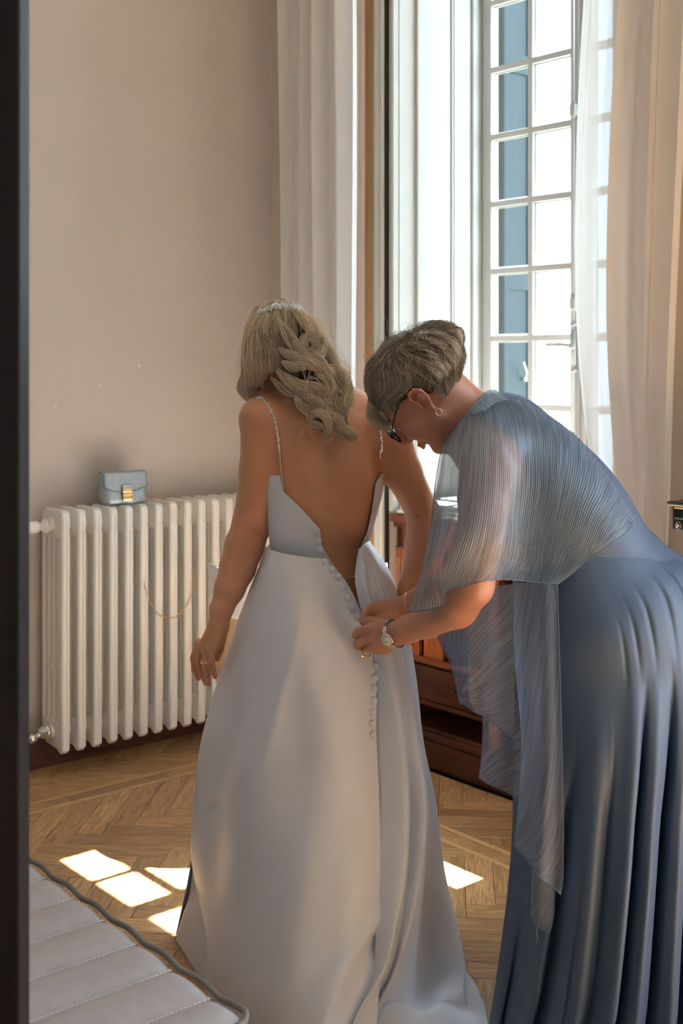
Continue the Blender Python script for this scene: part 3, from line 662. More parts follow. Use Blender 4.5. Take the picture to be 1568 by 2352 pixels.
def mesh_sdf(f, lo, hi, h=.003, iso=0., cs=8, zmin=None):
    lo = np.array(lo, float); hi = np.array(hi, float); n = np.ceil((hi-lo)/(h*cs)).astype(int)+1
    H = h*cs; N = n*cs+1
    g = [lo[i]+H*(np.arange(n[i])+.5) for i in range(3)]
    C = np.stack(np.meshgrid(*g, indexing='ij'), -1).reshape(-1, 3)
    dc = f(C)-iso; near = np.abs(dc) < H*1.25
    G = np.ones(N, dtype=np.float32)
    sg = np.where(dc < 0, -1., 1.).astype(np.float32).reshape(n)
    G[:n[0]*cs, :n[1]*cs, :n[2]*cs] = np.repeat(np.repeat(np.repeat(sg, cs, 0), cs, 1), cs, 2)
    idx = np.nonzero(near)[0]; ci = np.stack(np.unravel_index(idx, n), 1)*cs
    off = np.stack(np.meshgrid(*[np.arange(cs+1)]*3, indexing='ij'), -1).reshape(-1, 3)
    for s in range(0, len(ci), 1500):
        q = (ci[s:s+1500, None]+off[None]).reshape(-1, 3); v = f(lo+q*h)-iso
        G[q[:, 0], q[:, 1], q[:, 2]] = v
    S = G < 0
    a = S[:-1, :-1, :-1].astype(np.int8)
    cnt = np.zeros(a.shape, np.int8)
    for i in (0, 1):
        for j in (0, 1):
            for k in (0, 1): cnt += S[i:i+a.shape[0], j:j+a.shape[1], k:k+a.shape[2]]
    cells = np.argwhere((cnt > 0) & (cnt < 8)); ids = np.full(a.shape, -1, np.int32); ids[tuple(cells.T)] = np.arange(len(cells))
    acc = np.zeros((len(cells), 3)); w = np.zeros(len(cells))
    cor = [(i, j, k) for i in (0, 1) for j in (0, 1) for k in (0, 1)]
    val = {c: G[cells[:, 0]+c[0], cells[:, 1]+c[1], cells[:, 2]+c[2]] for c in cor}
    for c in cor:
        for ax in range(3):
            if c[ax]: continue
            e = list(c); e[ax] = 1; e = tuple(e); A = val[c]; B = val[e]; m = (A < 0) != (B < 0)
            t = np.where(m, A/(A-B+1e-12), 0); p = np.array(c, float)[None].repeat(len(cells), 0); p[:, ax] += t
            acc[m] += p[m]; w[m] += 1
    V = lo+(cells+acc/w[:, None])*h
    F = []
    for ax in range(3):
        b = (ax+1) % 3; c = (ax+2) % 3
        s0 = [slice(None)]*3; s1 = [slice(None)]*3; s0[ax] = slice(0, -1); s1[ax] = slice(1, None)
        A = S[tuple(s0)]; B = S[tuple(s1)]; E = np.argwhere(A != B)
        E = E[(E[:, b] > 0) & (E[:, c] > 0) & (E[:, b] < a.shape[b]) & (E[:, c] < a.shape[c]) & (E[:, ax] < a.shape[ax])]
        ins = A[tuple(E.T)]; q = []
        for db, dc_ in ((0, 0), (-1, 0), (-1, -1), (0, -1)):
            e = E.copy(); e[:, b] += db; e[:, c] += dc_; q.append(ids[tuple(e.T)])
        Q = np.stack(q, 1); Q = Q[(Q >= 0).all(1)] if (Q < 0).any() else Q
        if len(Q) == len(ins): Q[~ins] = Q[~ins][:, ::-1]
        F.append(Q)
    F = np.vstack(F)
    for _ in range(2): V = relax(V, F, .4)
    return V, F
def relax(V, F, lam=.5):
    A = np.zeros_like(V); c = np.zeros(len(V))
    for i in range(F.shape[1]):
        j = (i+1) % F.shape[1]
        np.add.at(A, F[:, i], V[F[:, j]]); np.add.at(A, F[:, j], V[F[:, i]]); np.add.at(c, F[:, i], 1); np.add.at(c, F[:, j], 1)
    return V+lam*(A/np.maximum(c, 1)[:, None]-V)
def clip_mesh(V, F, s):
    """keep s<0; triangles cut exactly along s=0"""
    if F.shape[1] == 4: F = np.vstack([F[:, [0, 1, 2]], F[:, [0, 2, 3]]])
    ins = s[F] < 0; n = ins.sum(1); out = [F[n == 3]]; V = list(V); cache = {}
    def cut(a, b):
        k = (a, b) if a < b else (b, a)
        if k not in cache:
            t = s[a]/(s[a]-s[b]); cache[k] = len(V); V.append(np.asarray(V[a])*(1-t)+np.asarray(V[b])*t)
        return cache[k]
    ex = []
    for f, i in zip(F[(n == 1) | (n == 2)], ins[(n == 1) | (n == 2)]):
        if i.sum() == 1:
            k = int(np.argmax(i)); a, b, c = f[k], f[(k+1) % 3], f[(k+2) % 3]; ex.append((a, cut(a, b), cut(a, c)))
        else:
            k = int(np.argmin(i)); a, b, c = f[k], f[(k+1) % 3], f[(k+2) % 3]; x, y = cut(a, b), cut(a, c); ex += [(x, b, c), (x, c, y)]
    F = np.vstack(out+([np.array(ex)] if ex else [])); V = np.array(V)
    u, inv = np.unique(F, return_inverse=True); return V[u], inv.reshape(F.shape)
def poly_sd(x, y, poly):
    """signed distance (negative inside) to a polygon, arrays"""
    p = np.asarray(poly, float); d = np.full(x.shape, 1e9); ins = np.zeros(x.shape, bool)
    for i in range(len(p)):
        a, b = p[i], p[(i+1) % len(p)]; e = b-a; wx, wy = x-a[0], y-a[1]
        t = np.clip((wx*e[0]+wy*e[1])/(e@e), 0, 1); d = np.minimum(d, (wx-e[0]*t)**2+(wy-e[1]*t)**2)
        c = ((a[1] > y) != (b[1] > y)) & (x < (b[0]-a[0])*(y-a[1])/(b[1]-a[1]+1e-12)+a[0]); ins ^= c
    return np.where(ins, -1, 1)*np.sqrt(d)
def pix(V): return 784+V[:, 0]/V[:, 1]*F_PX, HZ-(V[:, 2]-EYE)/V[:, 1]*F_PX
def grid_surf(rows, nu, nv, fn=None):
    """bicubic surface through rows x cols of control points given as (px,py,Y)"""
    G = np.array([[P(*c) for c in r] for r in rows]); R1 = np.stack([crv(r, nu) for r in G]); S_ = np.stack([crv(R1[:, i], nv) for i in range(nu)], 1)
    if fn: S_ = fn(S_, np.linspace(0, 1, nu)[None, :].repeat(nv, 0), np.linspace(0, 1, nv)[:, None].repeat(nu, 1))
    V = S_.reshape(-1, 3); F = np.array([(j*nu+i, j*nu+i+1, (j+1)*nu+i+1, (j+1)*nu+i) for j in range(nv-1) for i in range(nu-1)])
    uu, vv = np.meshgrid(np.linspace(0, 1, nu), np.linspace(0, 1, nv)); return V, F, np.stack([uu.ravel(), vv.ravel()], 1)
from mathutils.bvhtree import BVHTree
def bvh_of(V, F): return BVHTree.FromPolygons([tuple(v) for v in V], [tuple(int(i) for i in f) for f in F])
def hit(bv, px, py, lift=0.):
    o = Vector((0, 0, EYE)); d = (Vector(P(px, py, 1))-o).normalized(); h = bv.ray_cast(o, d)
    return None if h[0] is None else (np.array(h[0]-d*lift), np.array(h[1]))
def head(s, O, Fw, Up, k=.015, face=True):
    Fw = nrm(Fw); Up = nrm(Up-Fw*np.dot(Fw, Up)); Lf = np.cross(Up, Fw); ax = np.stack([Fw, Lf, Up])
    g = lambda f, l, u: O+f*Fw+l*Lf+u*Up
    s.ell(g(-.012, 0, .048), (.098, .076, .092), ax, k); s.ell(g(.04, 0, -.012), (.058, .062, .078), ax, .02)
    s.ell(g(.03, 0, -.055), (.05, .052, .05), ax, .02)
    s.ell(g(.072, 0, -.094), (.021, .024, .018), ax, .018)                 # chin
    for l in (-1, 1):
        s.cap(g(.008, l*.055, -.05), g(.062, l*.018, -.094), .017, .015, .02)    # jaw line
        s.ell(g(.066, l*.038, -.022), (.022, .022, .020), ax, .02)              # cheek
        s.cap(g(.082, l*.012, .026), g(.074, l*.044, .026), .008, .009, .014)    # brow ridge
    if face:
        for l in (-1, 1): s.ell(g(.098, l*.031, .006), (.015, .017, .011), ax, .014, -1)   # eye sockets
        for l in (-1, 1): s.ell(g(.079, l*.031, .006), (.0115, .015, .0105), ax, .004)     # lids over the eyes
        s.cap(g(.093, 0, .018), g(.112, 0, -.024), .007, .0095, .010); s.ell(g(.111, 0, -.030), (.010, .011, .009), ax, .007)
        for l in (-1, 1): s.ell(g(.100, l*.011, -.033), (.009, .007, .007), ax, .005)
        for l in (-1, 1): s.ell(g(.104, l*.007, -.040), (.005, .0035, .003), ax, .003, -1)
        s.cap(g(.092, -.016, -.058), g(.092, .016, -.058), .007, .007, .009); s.cap(g(.0985, -.012, -.0565), g(.0985, .012, -.0565), .0042, .0042, .004); s.cap(g(.0965, -.011, -.0665), g(.0965, .011, -.0665), .0048, .0048, .004)
        s.cap(g(.103, -.018, -.0615), g(.103, .018, -.0615), .0016, .0016, .003, -1)
    for l in (-1, 1):                                                       # ears: bowl, helix rim, lobe
        e = lambda f, u, o=0: g(f, l*(.077+o), u)
        s.ell(e(-.006, .002, .001), (.012, .006, .019), ax, .006)
        rim = [e(.010, .012, .004), e(.010, .026, .007), e(.0, .035, .010), e(-.014, .033, .013), e(-.023, .020, .014), e(-.021, .003, .011), e(-.012, -.014, .007), e(-.003, -.025, .004)]
        for i in range(len(rim)-1): s.cap(rim[i], rim[i+1], .0036, .0036, .002)
        s.ell(e(-.004, -.026, .004), (.007, .004, .009), ax, .004); s.cap(e(.008, -.004, .006), e(.007, .006, .006), .0035, .003, .003)
        s.ell(e(.0, -.002, .006), (.006, .006, .008), ax, .003, -1); s.cap(e(-.006, .022, .010), e(-.013, .006, .011), .003, .003, .003, -1)
    return g, ax
# skin, cloth and hair materials
def skin_mat(name, c, rough=.46):
    m = mat(name, c, rough, Subsurface_Weight=.12, Subsurface_Scale=.012); b = bsdf(m); b.inputs['Subsurface Radius'].default_value = (1, .35, .2)
    at = nd(m, 'ShaderNodeAttribute', attribute_name='tint'); tc = nd(m, 'ShaderNodeTexCoord')
    n = nd(m, 'ShaderNodeTexNoise', Scale=14, Detail=4); lk(m, tc.outputs['Object'], n.inputs['Vector'])
    r = nd(m, 'ShaderNodeValToRGB'); r.color_ramp.elements[0].position = .35; r.color_ramp.elements[1].position = .7
    r.color_ramp.elements[0].color = tuple(v*.93 for v in c[:3])+(1,); r.color_ramp.elements[1].color = tuple(min(1, v*1.06) for v in c[:3])+(1,)
    lk(m, n.outputs['Fac'], r.inputs[0]); mx = nd(m, 'ShaderNodeMix'); mx.data_type = 'RGBA'; mx.blend_type = 'MULTIPLY'; mx.inputs[0].default_value = 1
    lk(m, r.outputs[0], mx.inputs[6]); lk(m, at.outputs['Color'], mx.inputs[7]); lk(m, mx.outputs[2], b.inputs['Base Color'])
    n2 = nd(m, 'ShaderNodeTexNoise', Scale=420, Detail=2); lk(m, tc.outputs['Object'], n2.inputs['Vector']); bp = nd(m, 'ShaderNodeBump', Strength=.12, Distance=.0006); lk(m, n2.outputs['Fac'], bp.inputs['Height']); lk(m, bp.outputs[0], b.inputs['Normal'])
    return m
m_skin = skin_mat('bride_skin', lin(204, 150, 118)); m_skin2 = skin_mat('older_skin', lin(190, 138, 116))
m_satin = noise_col(mat('ivory_satin', (1, 1, 1, 1), .40, spec=.5, Sheen_Weight=.25), lin(212, 218, 232), lin(218, 224, 237), (1, 1, 1), 3, 2, bump=.10, bscale=9, dist=.01)
m_lining = mat('pale_lining', lin(222, 214, 204), .55)
m_nude = mat('nude_shapewear', lin(176, 124, 92), .6)
m_blue = noise_col(mat('dusty_blue_satin', (1, 1, 1, 1), .5, spec=.35), lin(70, 90, 120), lin(77, 97, 128), (1, 1, 1), 3, 2, bump=.10, bscale=8, dist=.012)
m_bead = mat('crystal_bead', (.92, .92, .92, 1), .08, .35, spec=.8)
def hair_mat(name, c1, c2, rough=.30):
    m = mat(name, c1, rough, spec=.6); at = nd(m, 'ShaderNodeAttribute', attribute_name='tint'); mx = nd(m, 'ShaderNodeMix'); mx.data_type = 'RGBA'
    sp = nd(m, 'ShaderNodeSeparateColor'); lk(m, at.outputs['Color'], sp.inputs[0]); lk(m, sp.outputs[0], mx.inputs[0])
    mx.inputs[6].default_value = c1; mx.inputs[7].default_value = c2; lk(m, mx.outputs[2], bsdf(m).inputs['Base Color'])
    bsdf(m).inputs['Anisotropic'].default_value = .4; return m
m_hairbase = mat('hair_underlayer', lin(88, 70, 54), .9, spec=.1)
m_blond = hair_mat('blond_hair', lin(92, 68, 48), lin(250, 232, 204)); m_grey = hair_mat('greying_hair', lin(58, 48, 42), lin(222, 210, 190))
def strands(name, S_, r0, r1, m, parent, tint, kind='stuff'):
    """S_: N x n x 3 strand points -> thin three-sided tubes"""
    N, n, _ = S_.shape; T = np.gradient(S_, axis=1); T /= np.linalg.norm(T, axis=2, keepdims=True)+1e-9
    up = np.array((.21, -.93, .3)); A = np.cross(T, up); A /= np.linalg.norm(A, axis=2, keepdims=True)+1e-9; B = np.cross(T, A)
    r = (r0+(r1-r0)*np.linspace(0, 1, n)**1.5)[None, :, None]*np.ones((N, 1, 1)); vs = []
    for k in range(3): t = 2*math.pi*k/3; vs.append(S_+r*(math.cos(t)*A+math.sin(t)*B))
    V = np.stack(vs, 2).reshape(-1, 3); i = np.arange(N)[:, None, None]*n*3+np.arange(n-1)[None, :, None]*3; k = np.arange(3)[None, None, :]
    a = i+k; b = i+(k+1) % 3; F = np.stack([a, b, b+3, a+3], -1).reshape(-1, 4)
    at = np.ones((len(V), 4)); at[:, 0] = np.repeat(tint, n*3); at[:, 1] = at[:, 0]
    o = mk(name, V, F, m, parent, True, attr=at); return tag(o, kind=kind)
def lock(pts, r, n_str, n=22, twist=0., flat=1., jit=.0012):
    """one lock of hair: strands spread in a disc that follows the guide curve"""
    g = crv([P(*p) for p in pts], n); T = np.gradient(g, axis=0); T /= np.linalg.norm(T, axis=1)[:, None]
    v = np.array((0, -1., 0)); A = np.cross(T, v); A /= np.linalg.norm(A, axis=1)[:, None]+1e-9; B = np.cross(T, A)
    rr = crv(np.array(r, float)[:, None].repeat(3, 1), n)[:, 0]
    th = RNG.uniform(0, 2*math.pi, n_str); q = np.sqrt(RNG.uniform(.12, 1, n_str)); t = np.linspace(0, 1, n)
    ph = th[:, None]+twist*2*math.pi*t[None]
    a = (q[:, None]*np.cos(ph)*rr)[:, :, None]*A; b = (q[:, None]*np.sin(ph)*rr*flat)[:, :, None]*B
    f1 = RNG.uniform(2, 6, n_str); f2 = RNG.uniform(0, 6.3, n_str)
    w = (np.sin(f1[:, None]*t*6.28/2+f2[:, None])*jit)[:, :, None]*A+(np.cos(f1[:, None]*t*5+f2[:, None])*jit)[:, :, None]*B
    return g[None]+a+b+w
# ================================================================== the bride
bride = empty('person', (P(735, 1300, 3.02)[0], 3.02, 0), 'bride in ivory satin open-back dress seen from behind, head bowed, blond curled hair', 'person')
B = SDF()
B.ell(P(742, 1085, 3.035), (.142, .092, .19), None, .02)
B.ell(P(742, 985, 3.03), (.158, .070, .085), None, .04)
B.ell(P(733, 1240, 3.035), (.112, .082, .15), None, .05)
B.ell(P(738, 1430, 3.03), (.158, .115, .15), None, .06)
B.cap(P(690, 1480, 3.03), P(700, 1760, 3.05), .08, .055, .04); B.cap(P(785, 1480, 3.03), P(775, 1760, 3.05), .08, .055, .04)
for a, b in (((612, 965, 3.02), (690, 925, 3.04)), ((882, 980, 3.01), (790, 925, 3.04))): B.cap(P(*a), P(*b), .045, .045, .04)
B.cap(P(718, 925, 3.04), P(668, 850, 3.085), .056, .050, .03)
torso_n = len(B.p)
B.ell(P(685, 1020, 2.972), (.045, .020, .065), None, .03); B.ell(P(808, 1025, 2.972), (.045, .020, .065), None, .03)
B.chain([P(600, 972, 3.02), P(597, 1080, 3.03), P(581, 1195, 3.05), P(561, 1255, 3.045), P(545, 1305, 3.03), P(527, 1352, 3.01), P(508, 1400, 2.995), P(502, 1428, 2.99)], [.050, .0495, .048, .0475, .043, .036, .027, .0235], .03)
B.ell(P(604, 955, 3.02), (.050, .050, .045), None, .03)
B.chain([P(893, 990, 3.0), P(925, 1085, 3.05), P(972, 1180, 3.085), P(965, 1260, 3.07), P(942, 1350, 3.03), P(932, 1390, 3.02)], [.050, .0465, .041, .038, .029, .0235], .03)
B.ell(P(888, 975, 3.01), (.050, .050, .045), None, .03)
for a, b, r in (((498, 1438, 2.985), (468, 1484, 3.005), .0155), ((504, 1440, 2.985), (486, 1488, 2.98), .0155), ((508, 1438, 2.995), (503, 1476, 3.005), .0145), ((500, 1440, 2.99), (477, 1486, 2.992), .016)): B.cap(P(*a), P(*b), r+.003, r, .012)
fing = [[(487, 1486, 2.975), (485, 1518, 2.975), (489, 1540, 2.985), (494, 1555, 2.995)], [(474, 1484, 2.99), (470, 1522, 2.985), (475, 1551, 2.995), (480, 1572, 3.01)], [(461, 1480, 3.005), (455, 1520, 3.0), (464, 1550, 3.01), (473, 1570, 3.025)], [(455, 1474, 3.02), (445, 1512, 3.02), (447, 1538, 3.025), (455, 1559, 3.035)]]
for f in fing: B.chain([P(*q) for q in f], [.0095, .0088, .0080, .0062], .005)
B.chain([P(507, 1458, 3.01), P(503, 1490, 3.03), P(498, 1512, 3.035)], [.0125, .0100, .0080], .01)
B.cap(P(930, 1395, 3.02), P(922, 1440, 3.03), .024, .022, .015)
for i in range(4): B.chain([P(916+i*7, 1440, 3.02+.012*i), P(910+i*7, 1478, 3.03+.012*i), P(908+i*7, 1500, 3.05+.012*i)], [.009, .0085, .007], .005)
B.chain([P(938, 1420, 3.0), P(948, 1455, 2.99), P(946, 1475, 2.99)], [.012, .0095, .008], .01)
gB, axB = head(B, P(639, 822, 3.115), (-.22, .80, -.50), (-.06, .50, .86))
B.cap(P(742, 960, 2.925), P(736, 1280, 2.915), .012, .012, .035, -1)
lo, hi = B.bounds(); lo[2] = max(lo[2], .62)
V, F = mesh_sdf(B.ev, lo, hi, .003)
def tints(V, spots):
    at = np.ones((len(V), 4))
    for c, r, col in spots:
        w = np.exp(-(np.linalg.norm(V-c, axis=1)/r)**2)[:, None]; at[:, :3] = at[:, :3]*(1-w)+at[:, :3]*np.array(col)*w
    return at
sp = [(P(*f[-1]), .009, (1.18, .92, .88)) for f in fing]+[(P(575, 1225, 3.0), .05, (1.02, .92, .90)), (P(955, 1195, 3.04), .04, (1.02, .92, .90))]
rs = np.random.default_rng(3)
for mx_, my_ in ((742, 1083), (960, 1185), (770, 1296), (618, 1400), (700, 1150), (843, 1180)): sp.append((P(mx_, my_, 2.94 if mx_ < 900 else 3.04), .0035 if mx_ < 900 else .004, (.45, .35, .3)))
body_b = mk('body', V, F, m_skin, bride, True, attr=tints(V, sp)); bvB = bvh_of(V, F)
print('bride body', len(V))
# ---- bodice, cut to the open back
T = SDF(); T.p = B.p[:torso_n]
Vt, Ft = mesh_sdf(T.ev, np.array((P(560, 1290, 3.0)[0], 2.85, .84)), np.array((P(930, 1290, 3.0)[0], 3.2, 1.36)), .004, iso=.007)
open_back = [(300, 500), (300, 1092), (643, 1092), (650, 1128), (690, 1166), (735, 1215), (738, 1250), (760, 1290), (790, 1332), (832, 1412), (850, 1412), (820, 1335), (826, 1262), (842, 1225), (852, 1180), (862, 1110), (874, 1088), (1200, 1092), (1200, 500)]
x, y = pix(Vt); sd_back = -poly_sd(x, y, open_back)
front_top = [(300, 500), (300, 1092), (640, 1080), (690, 1040), (742, 1090), (790, 1040), (870, 1080), (1200, 1092), (1200, 500)]
sd_front = -poly_sd(x, y, front_top)
w = np.clip((Vt[:, 1]-3.0)/.06, 0, 1); s_ = sd_back*(1-w)+sd_front*w
s_ = np.maximum(s_, y-1325)                    # the bodice ends below the waist seam, under the skirt
V, F = clip_mesh(Vt, Ft, s_); F = np.asarray(F)
bod = mk('bodice', V, F, m_satin, bride); md = bod.modifiers.new('thickness', 'SOLIDIFY'); md.thickness = .0022; md.offset = 1
bvBod = bvh_of(V, F)
def line_on(bv, pts, r, lift, n=60, name='seam', m=m_lining, parent=bod):
    c = crv(np.array(pts, float), n); q = [hit(bv, a, b, lift) for a, b in c]; q = [h[0] for h in q if h is not None]
    return MB().tube(q, r, 6).build(name, m, parent, True) if len(q) > 3 else None
line_on(bvBod, [(632, 1190), (660, 1200), (700, 1212), (728, 1218)], .0007, .0024)
line_on(bvBod, [(622, 1262), (660, 1272), (700, 1280), (742, 1284)], .0009, .0024)
line_on(bvBod, [(672, 1158), (682, 1185), (688, 1206)], .0006, .0024)
# ---- shapewear glimpsed in the opening
x, y = pix(Vt); Tn = SDF(); Tn.p = T.p
Vn, Fn = mesh_sdf(T.ev, np.array((P(640, 1290, 3.0)[0], 2.85, .78)), np.array((P(880, 1290, 3.0)[0], 3.03, .99)), .004, iso=.0025)
x, y = pix(Vn); line = np.interp(x, [700, 790, 818, 900], [1345, 1332, 1322, 1312])
Vn, Fn = clip_mesh(Vn, Fn, line-y); nude = mk('shapewear', Vn, np.asarray(Fn), m_nude, bride)
bvN = bvh_of(Vn, Fn)
line_on(bvB, [(770, 1337), (790, 1332), (805, 1327), (818, 1323)], .0016, .004, 20, 'shapewear_trim', m_lining, nude)
# ---- skirt: one cloth of several sheets
fl_y = lambda Y: HZ+EYE*F_PX/Y
Lr = [
 [(612, 1256, 3.03), (621, 1262, 2.945), (648, 1270, 2.925), (682, 1277, 2.915), (715, 1281, 2.91), (744, 1284, 2.912)],
 [(583, 1335, 3.05), (601, 1340, 2.93), (640, 1345, 2.885), (700, 1350, 2.865), (750, 1348, 2.868), (796, 1340, 2.885)],
 [(545, 1430, 3.06), (577, 1440, 2.92), (632, 1445, 2.845), (700, 1450, 2.825), (768, 1440, 2.835), (834, 1424, 2.868)],
 [(503, 1560, 3.08), (552, 1560, 2.92), (620, 1565, 2.82), (700, 1565, 2.79), (785, 1560, 2.79), (861, 1545, 2.83)],
 [(463, 1700, 3.10), (530, 1700, 2.94), (600, 1705, 2.805), (700, 1705, 2.765), (790, 1700, 2.76), (864, 1695, 2.80)],
 [(445, 1845, 3.12), (502, 1850, 2.99), (572, 1855, 2.80), (690, 1855, 2.735), (790, 1850, 2.73), (871, 1845, 2.775)],
 [(440, 1965, 3.12), (497, 1985, 2.96), (562, 2000, 2.80), (680, 2000, 2.70), (780, 2000, 2.69), (874, 1995, 2.74)],
 [(456, 2060, 3.10), (488, 2110, 2.93), (555, 2130, 2.78), (670, 2140, 2.67), (775, 2140, 2.66), (874, 2120, 2.71)],
 [(477, 2150, 3.02), (482, 2200, 2.90), (545, 2260, 2.75), (665, 2290, 2.63), (770, 2270, 2.63), (872, 2225, 2.69)],
 [(480, 2225, 2.98), (482, fl_y(2.90), 2.90), (545, fl_y(2.74), 2.74), (665, fl_y(2.60), 2.60), (760, fl_y(2.58), 2.58), (860, fl_y(2.62), 2.62)]]
def wrinkL(S_, u, v):
    # soft diagonal drag lines, the tuck on the left and the gathered hem corner
    def bump(cu, cv, su, sv, ang, amp):
        du, dv = u-cu, v-cv; c, s = math.cos(ang), math.sin(ang); a = (du*c+dv*s)/su; b = (-du*s+dv*c)/sv; return amp*np.exp(-a*a-b*b)
    d = bump(.30, .50, .05, .13, .35, .028)-bump(.17, .575, .05, .05, 0, .010)+bump(.21, .53, .07, .016, -.2, .016)-bump(.22, .555, .07, .010, -.2, .008)
    d += bump(.62, .30, .10, .30, -.6, .016)+bump(.45, .40, .04, .26, .5, .008)-bump(.86, .20, .05, .12, -.9, .012)
    d += bump(.80, .86, .22, .03, -.5, .014)+bump(.75, .93, .30, .02, -.6, .012)-bump(.97, .84, .03, .05, 0, .02)+bump(.93, .70, .02, .10, .2, .006)
    d += .0035*np.sin(u*23+v*9)*np.clip(v*2-.5, 0, 1)+.003*np.sin(v*31+u*7)*np.clip(v-.6, 0, 1)
    S_[..., 1] -= d; S_[..., 2] = np.maximum(S_[..., 2], .004); return S_
VL, FL, _ = grid_surf(Lr, 150, 220, wrinkL)
Rr = [
 [(824, 1262, 2.915), (828, 1258, 2.908), (833, 1252, 2.91), (838, 1247, 2.93), (843, 1243, 2.96), (847, 1241, 3.02)],
 [(816, 1335, 2.885), (838, 1335, 2.868), (852, 1332, 2.882), (868, 1330, 2.88), (884, 1328, 2.91), (898, 1322, 3.04)],
 [(834, 1425, 2.874), (862, 1428, 2.852), (878, 1430, 2.865), (898, 1430, 2.86), (916, 1428, 2.90), (931, 1424, 3.05)],
 [(856, 1550, 2.836), (897, 1555, 2.808), (908, 1558, 2.84), (936, 1560, 2.85), (945, 1560, 2.90), (955, 1560, 3.08)],
 [(858, 1700, 2.806), (922, 1700, 2.778), (929, 1700, 2.815), (958, 1700, 2.83), (963, 1700, 2.88), (971, 1700, 3.10)],
 [(862, 1850, 2.781), (935, 1850, 2.750), (941, 1850, 2.81), (978, 1850, 2.80), (983, 1850, 2.87), (1001, 1850, 3.12)],
 [(864, 2000, 2.746), (930, 2000, 2.715), (937, 2000, 2.785), (967, 2000, 2.77), (976, 2000, 2.85), (1020, 2000, 3.14)],
 [(864, 2120, 2.716), (911, 2115, 2.685), (922, 2120, 2.75), (944, 2120, 2.74), (960, 2125, 2.83), (1048, 2120, 3.14)],
 [(860, 2225, 2.696), (880, 2235, 2.665), (896, 2240, 2.73), (905, 2245, 2.72), (935, 2250, 2.80), (1068, 2212, 3.06)],
 [(850, 2330, 2.66), (812, 2345, 2.62), (835, 2352, 2.70), (850, 2356, 2.69), (900, 2360, 2.76), (1066, 2262, 2.935)],
 [(830, fl_y(2.62), 2.62), (790, fl_y(2.58), 2.58), (815, fl_y(2.66), 2.66), (850, fl_y(2.66), 2.66), (930, fl_y(2.70), 2.70), (1074, fl_y(2.88), 2.88)]]
def wrinkR(S_, u, v):
    d = .004*np.sin(u*17+v*11)*np.clip(v*1.5-.1, 0, 1)+.010*np.exp(-((u-.78)/.06)**2-((v-.82)/.10)**2)-.012*np.exp(-((u-.72)/.05)**2-((v-.88)/.05)**2)+.006*np.exp(-((u-.38)/.05)**2-((v-.13)/.03)**2)-.008*np.exp(-((u-.52)/.05)**2-((v-.11)/.06)**2)
    d += .006*np.exp(-((u-.3)/.06)**2-((v-.07)/.02)**2)
    sg = lambda q: 1/(1+np.exp(-q)); gv = np.clip(v*4-.3, 0, 1)*np.clip((.93-v)*12, 0, 1)
    d -= gv*(.022*sg((u-.225)/.007)*np.clip(1-(u-.26)/.25, 0, 1)+.022*sg((u-.625)/.007)*np.clip(1-(u-.66)/.25, 0, 1))
    S_[..., 1] -= d; S_[..., 2] = np.maximum(S_[..., 2], .004); return S_
VR, FR, _ = grid_surf(Rr, 150, 220, wrinkR)
# left under-panel spreading on the floor
Ur = [[(446, 1960, 3.125), (470, 1980, 3.08), (500, 2000, 3.02)], [(437, 2050, 3.15), (466, 2060, 3.07), (500, 2070, 3.0)], [(418, 2110, 3.18), (458, 2125, 3.06), (500, 2150, 2.98)], [(403, fl_y(3.215), 3.215), (450, fl_y(3.05), 3.05), (500, fl_y(2.93), 2.93)]]
VU, FU, _ = grid_surf(Ur, 40, 50)
# train: pool of satin on the floor at the right
Tr = [[(1062, 2205, 3.06), (1020, 2230, 2.97), (960, 2250, 2.88), (900, 2260, 2.80), (850, 2290, 2.75)],
      [(1075, 2245, 3.03), (1035, 2262, 2.95), (970, 2282, 2.87), (900, 2300, 2.79), (850, 2320, 2.73)],
      [(1098, 2275, 2.96), (1045, 2295, 2.90), (975, 2315, 2.82), (900, 2330, 2.75), (850, 2345, 2.70)],
      [(1112, 2312, 2.86), (1060, 2330, 2.82), (985, 2350, 2.76), (900, 2365, 2.70), (840, 2380, 2.65)],
      [(1122, fl_y(2.79), 2.79), (1075, fl_y(2.73), 2.73), (990, fl_y(2.66), 2.66), (900, fl_y(2.58), 2.58), (820, fl_y(2.55), 2.55)]]
def wrinkT(S_, u, v):
    S_[..., 2] += .014*np.sin(v*9+u*5)*np.sin(np.pi*v)+.008*np.sin(u*14-v*6)*np.sin(np.pi*v); S_[..., 2] = np.maximum(S_[..., 2], .004); return S_
VT, FT, _ = grid_surf(Tr, 80, 60, wrinkT)
# far side of the skirt
Fr = []
for lr, rr in (((612, 1256, 3.03), (847, 1241, 3.02)), ((545, 1430, 3.06), (931, 1424, 3.05)), ((463, 1700, 3.10), (971, 1700, 3.10)), ((440, 1965, 3.12), (1020, 2000, 3.14)), ((403, fl_y(3.24), 3.24), (1068, 2232, 3.10))):
    a = P(*lr); b = P(*rr); row = []
    for t in np.linspace(0, 1, 7):
        q = a*(1-t)+b*t; k = .10+.20*min(1, (1.1-q[2])/.9); q = q+np.array((0, k*math.sin(math.pi*t)*1.1, 0)); row.append((784+q[0]/q[1]*F_PX, HZ-(q[2]-EYE)/q[1]*F_PX, q[1]))
    Fr.append(row)
VF, FF, _ = grid_surf(Fr, 80, 60, lambda S_, u, v: np.concatenate([S_[..., :1], S_[..., 1:2]+(.012*np.sin(u*40)*v)[..., None]*1.0, np.maximum(S_[..., 2:], .004)], -1))
sheets = [(VL, FL), (VR, FR), (VU, FU), (VT, FT), (VF, FF)]; VV = []; FFs = []; off = 0
for v_, f_ in sheets: VV.append(v_); FFs.append(f_+off); off += len(v_)
